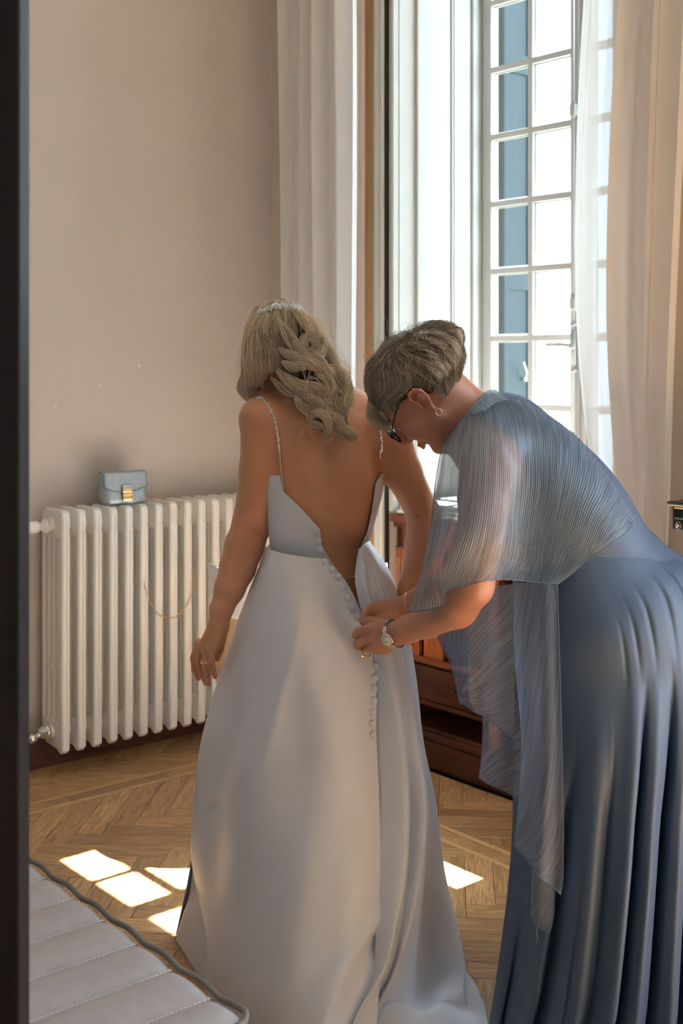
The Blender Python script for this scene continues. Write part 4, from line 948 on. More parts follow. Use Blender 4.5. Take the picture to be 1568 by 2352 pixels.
VS = np.vstack(VV); FS = np.vstack(FFs); skirt = mk('skirt', VS, FS, m_satin, bride); md = skirt.modifiers.new('t', 'SOLIDIFY'); md.thickness = .0015
bvS = bvh_of(VS, FS)
# covered buttons, seams and folds' edges
for i, (bx, by) in enumerate([(727, 1222), (731, 1243), (735, 1264), (746, 1290), (762, 1308), (777, 1324), (788, 1347), (798, 1371), (809, 1395), (822, 1417), (863, 1530), (861, 1556), (860, 1582), (859, 1609), (857, 1636), (856, 1662), (857, 1688)]):
    h = hit(bvBod if i < 3 else bvS, bx, by, .004) or hit(bvS, bx, by, .004)
    if h is None: continue
    n_ = h[1] if h[1][1] < 0 else -h[1]
    MB().lathe([(.0078, -.003), (.0084, .0), (.0078, .0025), (.005, .0042), (.0008, .005)], h[0], 18, tuple(n_)).build('button', m_satin, skirt, True)
line_on(bvS, [(744, 1288), (768, 1316), (797, 1345), (815, 1385), (834, 1424)], .0018, .0016, 60, 'placket_edge', m_satin, skirt)
line_on(bvS, [(621, 1264), (601, 1340), (577, 1440), (553, 1560), (530, 1700), (508, 1800)], .0011, .001, 80, 'seam', m_satin, skirt)
line_on(bvS, [(862, 1690), (866, 1760), (870, 1900), (873, 2050), (874, 2190)], .0011, .001, 80, 'seam', m_satin, skirt)
line_on(bvBod, [(855, 1120), (868, 1150), (870, 1185), (860, 1210)], .0006, .0028)
# crystal ornaments
def crystals(pts, r, name, parent, bv=None, jit=0., rows=1):
    m = MB(); rr = random.Random(5)
    for i, p in enumerate(pts):
        for k in range(rows):
            q = np.array(p)+np.array((rr.uniform(-1, 1), rr.uniform(-.3, .3), rr.uniform(-1, 1)))*jit; s = r*rr.uniform(.7, 1.15)
            bm = bmesh.new(); bmesh.ops.create_icosphere(bm, subdivisions=1, radius=s); bm.verts.ensure_lookup_table()
            m.add([tuple(np.array(v.co)+q) for v in bm.verts], [tuple(v.index for v in f.verts) for f in bm.faces]); bm.free()
    o = m.build(name, m_bead, parent); return tag(o, kind='stuff')
st_l = crv(np.array([(590, 914), (600, 914), (612, 926), (622, 942), (630, 962), (636, 990), (640, 1015), (642, 1038)], float), 46)
crystals([h[0] for h in (hit(bvB, a, b, .003) for a, b in st_l) if h], .0033, 'shoulder_strap_beads', bride, jit=.0012, rows=1)
line_on(bvB, [(642, 1036), (645, 1070), (648, 1100), (650, 1126)], .0016, .0035, 30, 'shoulder_strap', m_lining, bride)
st_r = crv(np.array([(866, 958), (872, 985), (876, 1010), (876, 1030), (872, 1052)], float), 26)
crystals([h[0] for h in (hit(bvB, a, b, .003) for a, b in st_r) if h], .0030, 'shoulder_strap_beads', bride, jit=.0012, rows=1)
crystals([h[0] for h in (hit(bvBod, a, b, .006) or hit(bvS, a, b, .006) for a, b in [(617, 1228), (618, 1234), (616, 1240), (619, 1246), (616, 1250), (618, 1256), (617, 1261)]) if h], .0042, 'crystal_clasp', bride, jit=.002, rows=2)
crystals([h[0] for h in (hit(bvBod, a, b, .004) or hit(bvS, a, b, .004) for a, b in [(857, 1210), (860, 1214), (864, 1209)]) if h], .0026, 'crystal_clasp', bride, jit=.001, rows=2)
# ring on the left hand
rc = P(471, 1521, 2.985); MB().tube([rc+np.array((.0098*math.cos(t), .0098*math.sin(t), .002*math.cos(t))) for t in np.linspace(0, 2*math.pi, 30)], .0011, 6, False).build('ring', m_chrome, bride, True)
crystals([rc+np.array((-.0085, -.006, 0))], .0026, 'ring_stone', bride)
# ---- hair: volume below, strands above
Hh = SDF()
Hh.ell(gB(-.012, 0, .050), (.098, .079, .091), axB, .01)
for a, b, r1, r2 in (((592, 790, 3.06), (586, 885, 3.06), .028, .016), ((614, 780, 3.03), (616, 838, 3.03), .035, .022), ((690, 800, 3.02), (735, 900, 2.98), .040, .040), ((735, 900, 2.965), (775, 960, 2.945), .036, .022), ((700, 760, 3.03), (760, 880, 2.98), .035, .030), ((710, 795, 2.97), (712, 797, 2.97), .030, .030), ((735, 955, 2.925), (745, 985, 2.92), .012, .010), ((780, 965, 2.925), (805, 1000, 2.92), .012, .008)):
    Hh.cap(P(*a), P(*b), r1, r2, .02)
lo, hi = Hh.bounds(); V, F = mesh_sdf(Hh.ev, lo, hi, .004)
at = np.ones((len(V), 4)); at[:, :2] = .0
hair = mk('hair', V, F, m_hairbase, bride, True, attr=at)
LK = []
def L(pts, r, n, tw=0., fl=.5, tb=.5, jit=.0012): r = (r[0]*(.4 if tw >= .5 else 1),)+tuple(r[1:]); S_ = lock(pts, r, n, 26, tw, fl, jit); LK.append((S_, np.clip(RNG.normal(tb+.12, .30, n), 0, 1)))
# crown and smooth sides
for i, t in enumerate(np.linspace(0, 1, 15)):
    x0 = 596+92*t; y0 = 722-22*math.sin(math.pi*(.15+.75*t))
    xm = 566+170*t; L([(x0+4, y0-4, 3.07), (x0, y0, 3.03), (578+30*t+69*t*t, 752+4*t, 2.995+.02*abs(t-.4)), (570+60*t+117*t*t, 800, 2.975+.03*abs(t-.5)), (570+72*t+127*t*t, 845, 2.975), (573+66*t+143*t*t, 886-8*t-34*math.exp(-((t-.42)/.13)**2), 2.985)], (.010, .013, .015, .016, .015, .010), 150, .1, .45, .48+.2*abs(t-.5))
L([(600, 716, 3.07), (580, 742, 3.05), (571, 780, 3.05), (567, 830, 3.06), (566, 880, 3.07), (572, 918, 3.07)], (.010, .014, .015, .015, .014, .006), 240, .2, .6, .8)
L([(604, 716, 3.05), (584, 750, 3.02), (578, 800, 3.02), (577, 850, 3.03), (580, 895, 3.04), (585, 915, 3.04)], (.010, .014, .015, .015, .014, .008), 240, .2, .6, .6)
L([(566, 840, 3.07), (556, 870, 3.08), (552, 892, 3.08), (560, 908, 3.07), (573, 924, 3.07)], (.006, .008, .009, .008, .003), 120, .6, .6, .95)
L([(590, 760, 2.99), (588, 810, 2.985), (592, 855, 2.99), (598, 890, 3.0)], (.010, .014, .015, .008), 200, .1, .5, .35)
L([(612, 770, 2.98), (610, 812, 2.975), (611, 842, 2.98), (614, 866, 2.99)], (.010, .013, .012, .005), 160, .1, .5, .2)
# twisted back section
L([(640, 735, 2.985), (664, 775, 2.95), (690, 805, 2.94), (722, 815, 2.935), (742, 800, 2.94), (742, 775, 2.945)], (.012, .015, .013, .011, .009, .005), 220, .5, .6, .5)
L([(672, 712, 3.02), (698, 738, 2.975), (712, 762, 2.955), (700, 785, 2.945), (688, 808, 2.945), (698, 835, 2.935)], (.010, .013, .010, .011, .012, .008), 220, .6, .6, .75)
L([(684, 716, 3.03), (716, 748, 2.99), (735, 782, 2.965), (738, 812, 2.95), (722, 832, 2.94), (700, 828, 2.935)], (.010, .014, .012, .012, .010, .005), 220, .6, .6, .7)
for k in range(3):
    c0 = P(712, 792, 2.945-.004*k); ang = np.linspace(0, 2*math.pi*1.1, 10)+k*2; rad_ = .022-.006*k
    L([(712+rad_*math.cos(a)*F_PX/2.945, 792+rad_*1.15*math.sin(a)*F_PX/2.945, 2.948-.003*k) for a in ang], (.006, .008, .008, .004), 120, .5, .6, .45)
# cascade of waves down the back
L([(690, 722, 3.05), (722, 752, 3.02), (742, 790, 3.0), (756, 830, 2.985), (778, 862, 2.975), (797, 890, 2.965), (800, 925, 2.96), (788, 955, 2.955)], (.010, .014, .015, .015, .015, .014, .012, .005), 300, .6, .6, .8)
L([(640, 800, 2.965), (668, 815, 2.945), (700, 818, 2.93), (732, 828, 2.925), (748, 850, 2.93), (768, 870, 2.935), (790, 880, 2.94)], (.008, .013, .014, .013, .012, .012, .006), 260, 1.0, .6, .65)
L([(648, 830, 2.955), (672, 842, 2.935), (705, 836, 2.925), (735, 846, 2.92), (760, 862, 2.92), (785, 885, 2.92), (800, 915, 2.925), (792, 945, 2.93)], (.008, .013, .013, .013, .014, .014, .012, .005), 300, 1.0, .6, .7)
L([(636, 850, 2.965), (660, 872, 2.94), (692, 888, 2.92), (722, 890, 2.91), (748, 902, 2.905), (772, 925, 2.905), (782, 955, 2.91), (775, 972, 2.915)], (.008, .013, .015, .015, .015, .014, .011, .004), 300, 1.1, .6, .55)
L([(622, 868, 2.98), (650, 893, 2.95), (682, 902, 2.925), (712, 915, 2.91), (740, 930, 2.90), (762, 952, 2.90)], (.006, .010, .013, .014, .014, .008), 240, 1.0, .6, .4)
L([(725, 855, 2.925), (748, 868, 2.905), (762, 890, 2.90), (758, 915, 2.90), (740, 925, 2.90), (722, 915, 2.905)], (.009, .012, .012, .011, .009, .004), 200, .8, .6, .6)
L([(745, 840, 2.94), (775, 850, 2.92), (795, 875, 2.915), (800, 905, 2.915), (788, 928, 2.915), (765, 925, 2.92)], (.009, .012, .012, .011, .009, .004), 220, .8, .6, .8)
L([(680, 900, 2.93), (686, 925, 2.91), (705, 942, 2.90), (726, 936, 2.90), (732, 915, 2.905), (722, 900, 2.91)], (.008, .010, .010, .009, .007, .003), 160, .8, .6, .45)
L([(705, 905, 2.915), (730, 925, 2.90), (752, 945, 2.895), (772, 965, 2.895), (785, 952, 2.905)], (.010, .013, .013, .009, .004), 220, .8, .6, .5)
# curled ends
L([(712, 955, 2.91), (728, 948, 2.895), (745, 955, 2.888), (755, 975, 2.888), (752, 995, 2.892), (742, 1000, 2.90)], (.008, .011, .012, .011, .008, .003), 220, .4, .7, .7, .0007)
L([(714, 972, 2.905), (728, 976, 2.90), (742, 982, 2.895), (748, 998, 2.90)], (.008, .008, .006, .003), 120, .3, .7, .5)
L([(748, 958, 2.905), (765, 955, 2.892), (782, 968, 2.886), (790, 985, 2.888)], (.008, .010, .010, .005), 180, .4, .7, .7, .0007)
L([(768, 975, 2.90), (785, 982, 2.89), (802, 990, 2.885), (815, 1000, 2.888), (818, 1010, 2.892)], (.009, .011, .011, .007, .002), 220, .5, .7, .75, .0007)
L([(770, 990, 2.90), (788, 1000, 2.893), (805, 1008, 2.89), (812, 1012, 2.892)], (.006, .008, .006, .002), 140, .4, .7, .5)
# loose curls and flyaways
for k in range(46):
    t = RNG.uniform(0, 1); x0 = 600+110*t; y0 = 722-18*math.sin(math.pi*t); dx = RNG.uniform(-1, 1)
    L([(x0, y0, 3.02), (x0+(t-.5)*50+dx*10, y0+20+dx*8, 3.0), (x0+(t-.45)*110+dx*14, y0+90, 2.985), (x0+(t-.4)*150+dx*20, y0+150+RNG.uniform(-20, 30), 2.975)], (.004, .006, .007, .006), 3, .4, 1, .9, .003)
for k in range(40):
    x0, y0 = RNG.uniform(690, 800), RNG.uniform(820, 960)
    L([(x0, y0, 2.91), (x0+RNG.uniform(-5, 25), y0+RNG.uniform(5, 25), 2.895), (x0+RNG.uniform(-5, 30), y0+RNG.uniform(30, 50), 2.90), (x0+RNG.uniform(-25, 35), y0+RNG.uniform(40, 75), 2.91)], (.003, .005, .005, .004), 3, .4, 1, .9, .002)
S_ = np.concatenate([a for a, _ in LK]); tn = np.concatenate([b for _, b in LK]); print('bride strands', len(S_))
strands('hair_strands', S_, .00044, .00020, m_blond, hair, tn)
bvH = bvh_of(V, F)
# tiara comb across the crown
tp = []
for i, t in enumerate(np.linspace(0, 1, 46)):
    a = 592+95*t; b = 721-24*math.sin(math.pi*(.08+.72*t)); tp.append(P(a, b+3, 3.004))
o = crystals(tp, .0023, 'tiara_beads', hair, jit=.0032, rows=2); o2 = crystals([P(a, b, 3.008) for a, b in ((628, 702), (632, 698), (637, 702), (642, 706), (634, 708), (646, 700), (651, 704), (622, 710))], .0042, 'tiara_beads', hair, jit=.002, rows=2)
MB().tube(crv(tp[::5], 40), .0009, 6).build('tiara_wire', m_chrome, hair, True)
# ================================================================== the older woman
mo = empty('person', (P(1400, 1400, 2.77)[0], 2.77, 0), 'older woman with short greying hair and glasses bending over in dusty blue gown', 'person')
M = SDF()
sx = nrm((.70, 0, -.714)); sn = nrm((.714, 0, .70)); sax = np.stack([sx, (0, 1, 0), sn])
M.ell(P(1232, 1108, 2.775), (.225, .158, .128), sax, .02)
M.ell(P(1290, 1170, 2.775), (.15, .150, .128), sax, .03)
M.ell(P(1352, 1258, 2.775), (.18, .140, .122), sax, .05)
M.ell(P(1470, 1420, 2.78), (.165, .150, .16), None, .06)
M.ell(P(1185, 1170, 2.775), (.10, .13, .085), None, .05)
M.cap(P(1122, 1035, 2.64), P(1122, 1020, 2.92), .062, .062, .05)
M.cap(P(1110, 985, 2.775), P(1160, 985, 2.775), .06, .07, .04)
mt_n = len(M.p)
hF = nrm((-.565, .23, -.78)); hU = np.array((-.80, 0, .59)); hU = nrm(hU-hF*np.dot(hF, hU)); hL = np.cross(hU, hF)
oE = P(967, 914, 2.665)-(-.008*hF+.082*hL+.008*hU)
gM, axM = head(M, oE, hF, hU)
M.cap(gM(-.035, 0, -.03), P(1098, 975, 2.775), .054, .060, .03); M.cap(gM(.0, 0, -.06), P(1075, 1005, 2.775), .045, .05, .03)
M.chain([P(1120, 1062, 2.60), P(1112, 1140, 2.575), P(1104, 1235, 2.565), P(1086, 1345, 2.585), P(1050, 1395, 2.625), P(990, 1425, 2.68), P(935, 1446, 2.725), P(905, 1457, 2.742)], [.060, .054, .049, .0425, .042, .0355, .029, .0265], .03)
M.chain([P(1125, 1050, 2.95), P(1100, 1200, 2.97), P(1075, 1325, 2.95), P(1000, 1360, 2.91), P(925, 1394, 2.865)], [.055, .046, .039, .034, .0245], .03)
# near hand
ha = nrm(P(846, 1478, 2.775)-P(905, 1457, 2.745)); hn = nrm(np.cross(ha, (0, .2, 1))); hb = np.cross(hn, ha)
M.ell(P(873, 1466, 2.762), (.044, .0365, .019), np.stack([ha, hb, hn]), .010)
M.cap(P(900, 1448, 2.75), P(848, 1444, 2.775), .018, .0125, .012); M.cap(P(902, 1465, 2.75), P(870, 1500, 2.768), .019, .0125, .012)
fk = [[(846, 1444, 2.772), (823, 1452, 2.79), (818, 1458, 2.812), (826, 1458, 2.83)], [(844, 1464, 2.770), (824, 1480, 2.788), (821, 1484, 2.812), (829, 1481, 2.83)], [(852, 1486, 2.768), (836, 1500, 2.785), (835, 1503, 2.810), (843, 1498, 2.828)], [(872, 1502, 2.768), (862, 1517, 2.780), (860, 1517, 2.804), (866, 1510, 2.822)]]
for f, r in zip(fk, (.0112, .0112, .0108, .0102)): M.chain([P(*q) for q in f], [r*.96, r*.95, r*.88, r*.7], .0025)
M.chain([P(884, 1436, 2.775), P(852, 1428, 2.812), P(834, 1428, 2.838)], [.0135, .0105, .008], .010)
for a, b in ((0, 1), (1, 2), (2, 3)):
    p0 = (P(*fk[a][0])+P(*fk[b][0]))/2; p1 = (P(*fk[a][1])+P(*fk[b][1]))/2; M.cap(p0+np.array((.004, -.013, 0)), p1+np.array((-.006, -.006, 0)), .0022, .0034, .006, -1)
# far hand
ha2 = nrm(P(862, 1398, 2.85)-P(915, 1397, 2.862)); hb2 = nrm(np.cross((0, 1, 0), ha2))
M.ell(P(893, 1400, 2.862), (.042, .026, .018), np.stack([ha2, hb2, np.cross(ha2, hb2)]), .015)
fk2 = [[(872, 1391, 2.855), (850, 1397, 2.842), (838, 1412, 2.838), (833, 1428, 2.842)], [(874, 1399, 2.862), (854, 1406, 2.85), (844, 1420, 2.846), (838, 1432, 2.848)], [(880, 1407, 2.868), (864, 1416, 2.858), (856, 1428, 2.856)], [(888, 1412, 2.872), (876, 1423, 2.866), (868, 1432, 2.864)]]
for f in fk2: M.chain([P(*q) for q in f], [.0105, .0100, .0090, .0070][:len(f)], .006)
M.chain([P(905, 1412, 2.85), P(880, 1424, 2.835), (P(852, 1430, 2.835))], [.0125, .0105, .008], .01)
lo, hi = M.bounds(); lo[2] = P(0, 1560, 2.7)[2]; lo[2] = .85
V, F = mesh_sdf(M.ev, lo, hi, .0027)
sp = [(gM(.098, 0, -.0565), .012, (1.0, .66, .64)), (gM(.098, 0, -.0665), .012, (1.0, .68, .66)), (gM(.108, 0, -.03), .014, (1.06, .84, .80)), (gM(.07, -.045, -.02), .02, (1.05, .86, .82)), (gM(.07, .045, -.02), .02, (1.05, .86, .82)), (gM(0, .08, .01), .03, (1.05, .80, .76))]
sp += [(P(*f[1]), .010, (1.05, .86, .82)) for f in fk]
body_m = mk('body', V, F, m_skin2, mo, True, attr=tints(V, sp)); bvM = bvh_of(V, F); print('woman body', len(V))
# eyes, brows, lashes
m_eye = mat('eye', lin(225, 220, 215), .1)
for l in (-1, 1):
    bm = bmesh.new(); bmesh.ops.create_uvsphere(bm, u_segments=16, v_segments=10, radius=.0112); c = gM(.0805, l*.031, .005)
    MB().add([tuple(np.array(v.co)+c) for v in bm.verts], [tuple(v.index for v in f.verts) for f in bm.faces]).build('eye', m_eye, mo, True); bm.free()
# ---- gown bodice under the wrap: cut to the arm hole
T2 = SDF(); T2.p = M.p[:mt_n]
lo, hi = T2.bounds(); lo[2] = .95
Vt, Ft = mesh_sdf(T2.ev, lo, hi, .004, iso=.006)
x, y = pix(Vt); hole = [(800, 800), (1080, 900), (1118, 972), (1160, 985), (1190, 1015), (1208, 1070), (1210, 1112), (1192, 1152), (1165, 1172), (1142, 1184), (1152, 1250), (1178, 1345), (1178, 1600), (800, 1600)]
s_ = -poly_sd(x, y, hole); s_ = np.maximum(s_, y-1420)
V, F = clip_mesh(Vt, Ft, s_); gown = mk('gown_bodice', V, np.asarray(F), m_blue, mo)
# ---- gown skirt: long folds falling from the hips
lev = [(1178, 1300, 1466, 1195), (1178, 1350, 1540, 1295), (1178, 1440, 1622, 1405), (1178, 1600, 1665, 1560), (1179, 1760, 1668, 1740), (1177, 1900, 1655, 1900), (1168, 2030, 1650, 2050), (1150, 2180, 1648, 2200), (1132, 2300, 1648, 2320), (1124, 2352, 1648, 2380)]
NU = 41; rowsM = []
base = lambda u: 2.775-.215*math.sin(math.pi*min(1, max(0, (u*.96+.02))))**.55
for j, (xl, yl, xr, yr) in enumerate(lev):
    row = []
    for i in range(NU):
        u = i/(NU-1); xx = xl+(xr-xl)*u; yy = yl+(yr-yl)*u
        if j == 0: yy = np.interp(u, [0, .13, .32, .53, .75, .92, 1], [1300, 1322, 1338, 1293, 1248, 1212, 1195]); xx = np.interp(u, [0, .13, .32, .53, .75, .92, 1], [1178, 1212, 1272, 1330, 1392, 1442, 1466])
        if j == 1: yy = np.interp(u, [0, .3, .6, 1], [1365, 1400, 1355, 1265])
        if j == 2: yy = np.interp(u, [0, .3, .6, 1], [1450, 1475, 1450, 1335])
        Y = base(u)-.02*(j > 3)*math.sin(math.pi*u)
        if j <= 1: Y = 2.775-(.155+.03*j)*math.sin(math.pi*min(1, max(.0, u)))**.5
        row.append((xx, yy, Y))
    rowsM.append(row)
zf = [(x_, 0, Y_) for x_, _, Y_ in rowsM[-1]]; rowsM.append([(x_, fl_y(Y_), Y_) for x_, _, Y_ in zf])
def foldsM(S_, u, v):
    d = np.zeros_like(u)
    def crease(u0, u1, v0, w, amp, asym=1.8):
        nonlocal d
        uc = u0+(u1-u0)*v; k = np.clip((v-v0)/.25, 0, 1); k = k*k*(3-2*k); q = (u-uc)/w
        d -= amp*k*np.exp(-np.where(q > 0, q*asym, q)**2)
    def ridge(u0, u1, v0, w, amp):
        nonlocal d
        uc = u0+(u1-u0)*v; k = np.clip((v-v0)/.3, 0, 1); d += amp*k*np.exp(-((u-uc)/w)**2)
    crease(.655, .55, .28, .020, .075); ridge(.60, .505, .25, .045, .035); ridge(.70, .61, .27, .03, .035)
    crease(.775, .70, .26, .020, .070); ridge(.82, .765, .25, .03, .03)
    crease(.90, .84, .30, .02, .06)
    crease(.34, .21, .35, .030, .045); ridge(.27, .15, .40, .03, .02); ridge(.42, .33, .30, .06, .028)
    crease(.50, .42, .34, .025, .022); crease(.12, .065, .55, .02, .035); ridge(.04, .02, .5, .02, .012)
    ridge(.47, .43, .32, .012, .008); crease(.38, .31, .5, .012, .012)
    d += .003*np.sin(u*60+v*5)*np.clip(v*2-.7, 0, 1)
    for uc, vc, a in ((.70, .21, .006), (.80, .20, .006), (.62, .22, .005), (.88, .17, .006), (.55, .24, .004)): d -= a*np.exp(-((u-uc-.25*(v-vc)*-1)/.012)**2-((v-vc)/.05)**2)
    S_[..., 1] -= d; S_[..., 2] = np.maximum(S_[..., 2], .004); return S_
VM, FM, _ = grid_surf(rowsM, 260, 200, foldsM)
# far side mirrors the near one
rowsB = [[(a, b, 2.775+(2.775-c)*.95 if j < 10 else 2.775+(2.775-c)*.95) for a, b, c in r[::4]] for j, r in enumerate(rowsM)]
rowsB[-1] = [(a, fl_y(c), c) for a, b, c in rowsB[-1]]
VB, FB, _ = grid_surf(rowsB, 80, 70, lambda S_, u, v: np.concatenate([S_[..., :1], S_[..., 1:2]+(.015*np.sin(u*50)*v)[..., None], np.maximum(S_[..., 2:], .004)], -1))
VS2 = np.vstack([VM, VB]); FS2 = np.vstack([FM, FB+len(VM)])
gs = mk('gown_skirt', VS2, FS2, m_blue, mo); md = gs.modifiers.new('t', 'SOLIDIFY'); md.thickness = .0015; bvG = bvh_of(VM, FM)
def line_g(bv, pts, r, lift, m, parent, name='seam', n=60):
    c = crv(np.array(pts, float), n); q = [hit(bv, a, b, lift) for a, b in c]; q = [h[0] for h in q if h is not None]
    if len(q) > 3: MB().tube(q, r, 6).build(name, m, parent, True)
line_g(bvG, [(1330, 1330), (1345, 1390), (1372, 1450), (1400, 1520), (1430, 1600), (1452, 1680), (1462, 1780)], .0008, .0004, m_blue, gs)
# ---- sheer pleated wrap
def wrap_mat(name, alpha, c, shine=.35, stripes=90, metal=.2, k=(.80, 1.32), bmp=.5, trn=.4):
    m = bpy.data.materials.new(name); m.use_nodes = True; nt = m.node_tree; b = nt.nodes['Principled BSDF']; out = nt.nodes['Material Output']
    b.inputs['Roughness'].default_value = .42; b.inputs['Metallic'].default_value = metal
    uv = nd(m, 'ShaderNodeUVMap'); mp = nd(m, 'ShaderNodeMapping'); lk(m, uv.outputs[0], mp.inputs['Vector'])
    mp.inputs['Scale'].default_value = (stripes*1.0, 2.2, 1)
    n = nd(m, 'ShaderNodeTexNoise', Scale=1.6, Detail=3, Distortion=.4); lk(m, mp.outputs[0], n.inputs['Vector'])
    r = nd(m, 'ShaderNodeValToRGB'); r.color_ramp.elements[0].position = .36; r.color_ramp.elements[1].position = .66
    r.color_ramp.elements[0].color = tuple(v*k[0] for v in c[:3])+(1,); r.color_ramp.elements[1].color = tuple(min(1, v*k[1]) for v in c[:3])+(1,)
    lk(m, n.outputs['Fac'], r.inputs[0]); lk(m, r.outputs[0], b.inputs['Base Color'])
    bp = nd(m, 'ShaderNodeBump', Strength=bmp, Distance=.0012); lk(m, n.outputs['Fac'], bp.inputs['Height']); lk(m, bp.outputs[0], b.inputs['Normal'])
    # silver threads
    mp3 = nd(m, 'ShaderNodeMapping'); lk(m, uv.outputs[0], mp3.inputs['Vector']); mp3.inputs['Scale'].default_value = (stripes*2.2, 22, 1)
    n3 = nd(m, 'ShaderNodeTexNoise', Scale=2.0, Detail=4, Roughness=.7); lk(m, mp3.outputs[0], n3.inputs['Vector'])
    r3 = nd(m, 'ShaderNodeValToRGB'); r3.color_ramp.elements[0].position = .64; r3.color_ramp.elements[1].position = .70
    lk(m, n3.outputs['Fac'], r3.inputs[0]); g = nd(m, 'ShaderNodeBsdfGlossy'); g.inputs['Roughness'].default_value = .28; g.inputs['Color'].default_value = (.95, .93, .9, 1)
    tl = nd(m, 'ShaderNodeBsdfTranslucent'); lk(m, r.outputs[0], tl.inputs[0]); mt = nd(m, 'ShaderNodeMixShader'); mt.inputs[0].default_value = trn
    lk(m, b.outputs[0], mt.inputs[1]); lk(m, tl.outputs[0], mt.inputs[2])
    mg = nd(m, 'ShaderNodeMixShader'); sc = nd(m, 'ShaderNodeMath'); sc.operation = 'MULTIPLY'; sc.inputs[1].default_value = shine; lk(m, r3.outputs[0], sc.inputs[0]); lk(m, sc.outputs[0], mg.inputs[0])
    lk(m, mt.outputs[0], mg.inputs[1]); lk(m, g.outputs[0], mg.inputs[2])
    tr = nd(m, 'ShaderNodeBsdfTransparent'); ma = nd(m, 'ShaderNodeMixShader'); mr = nd(m, 'ShaderNodeMapRange'); mr.inputs['From Min'].default_value = .38; mr.inputs['From Max'].default_value = .62
    mr.inputs['To Min'].default_value = alpha-.07; mr.inputs['To Max'].default_value = alpha+.09; lk(m, n.outputs['Fac'], mr.inputs[0]); lk(m, mr.outputs[0], ma.inputs[0])
    lk(m, tr.outputs[0], ma.inputs[1]); lk(m, mg.outputs[0], ma.inputs[2]); lk(m, ma.outputs[0], out.inputs[0]); return m
m_wrap = wrap_mat('sheer_pleated_voile', .62, lin(146, 165, 184)[:3], .6, 120, .2, (.84, 1.25), .45); m_wrap2 = wrap_mat('sheer_crinkled_voile', .56, lin(152, 166, 190)[:3], .08, 44, 0., (.84, 1.16), .3, .55)
W0 = [(1022, 1008, 2.70), (1040, 990, 2.65), (1066, 955, 2.66), (1085, 930, 2.69), (1108, 908, 2.72), (1134, 895, 2.755), (1160, 912, 2.765), (1212, 926, 2.77), (1262, 955, 2.775), (1310, 988, 2.775), (1358, 1040, 2.775), (1405, 1105, 2.775), (1435, 1155, 2.775), (1462, 1203, 2.775)]
W1 = [(1012, 1035, 2.62), (1030, 1020, 2.575), (1062, 1000, 2.56), (1095, 985, 2.565), (1125, 970, 2.60), (1155, 960, 2.64), (1188, 965, 2.665), (1232, 985, 2.665), (1275, 1018, 2.665), (1315, 1055, 2.665), (1352, 1098, 2.67), (1390, 1145, 2.675), (1420, 1180, 2.69), (1448, 1212, 2.71)]
W2 = [(1000, 1100, 2.60), (1018, 1098, 2.545), (1052, 1090, 2.515), (1092, 1085, 2.505), (1130, 1080, 2.515), (1165, 1080, 2.545), (1200, 1085, 2.59), (1238, 1100, 2.605), (1270, 1120, 2.605), (1300, 1145, 2.61), (1330, 1170, 2.61), (1362, 1195, 2.62), (1392, 1215, 2.64), (1425, 1235, 2.665)]
W3 = [(990, 1200, 2.60), (1006, 1205, 2.54), (1038, 1208, 2.50), (1078, 1208, 2.485), (1120, 1205, 2.495), (1155, 1200, 2.53), (1190, 1200, 2.575), (1222, 1210, 2.595), (1250, 1225, 2.60), (1278, 1235, 2.60), (1305, 1248, 2.605), (1335, 1260, 2.61), (1365, 1262, 2.625), (1385, 1262, 2.645)]
W4 = [(966, 1310, 2.62), (982, 1318, 2.56), (1008, 1308, 2.51), (1050, 1292, 2.50), (1098, 1290, 2.51), (1140, 1288, 2.54), (1180, 1288, 2.575), (1212, 1292, 2.59), (1240, 1300, 2.595), (1262, 1305, 2.595), (1285, 1308, 2.60), (1305, 1308, 2.605), (1322, 1302, 2.61), (1340, 1296, 2.62)]
W5 = [(938, 1402, 2.66), (968, 1404, 2.59), (1017, 1392, 2.56), (1020, 1360, 2.55), (1075, 1345, 2.525), (1112, 1334, 2.53), (1155, 1331, 2.56), (1195, 1334, 2.58), (1225, 1337, 2.585), (1245, 1339, 2.588), (1258, 1340, 2.59), (1268, 1341, 2.593), (1276, 1342, 2.597), (1284, 1340, 2.603)]
NP_ = 98
def pleat(S_, u, v):
    ph = 2*math.pi*NP_*u+1.2*np.sin(9*v+13*u)+.6*np.sin(21*v); am = .0006*np.clip(np.minimum(v, 1)*6+.35, 0, 1)
    S_[..., 1] -= am*np.sin(ph)+.006*np.sin(2*math.pi*u*5.0+1)*np.clip((v-.45)*2, 0, 1)*np.clip((.5-u)*4, 0, 1)
    S_[..., 0] += .0009*np.sin(ph+1.2); S_[..., 2] += .0009*np.cos(ph); return S_
VW, FW, uvW = grid_surf([W0, W1, W2, W3, W4, W5], 760, 70, pleat)
bvGo = bvh_of(*(lambda m: ([tuple(np.array(v.co)+np.array(gown.location)+np.array(mo.location)) for v in m.vertices], [tuple(p.vertices) for p in m.polygons]))(gown.data))
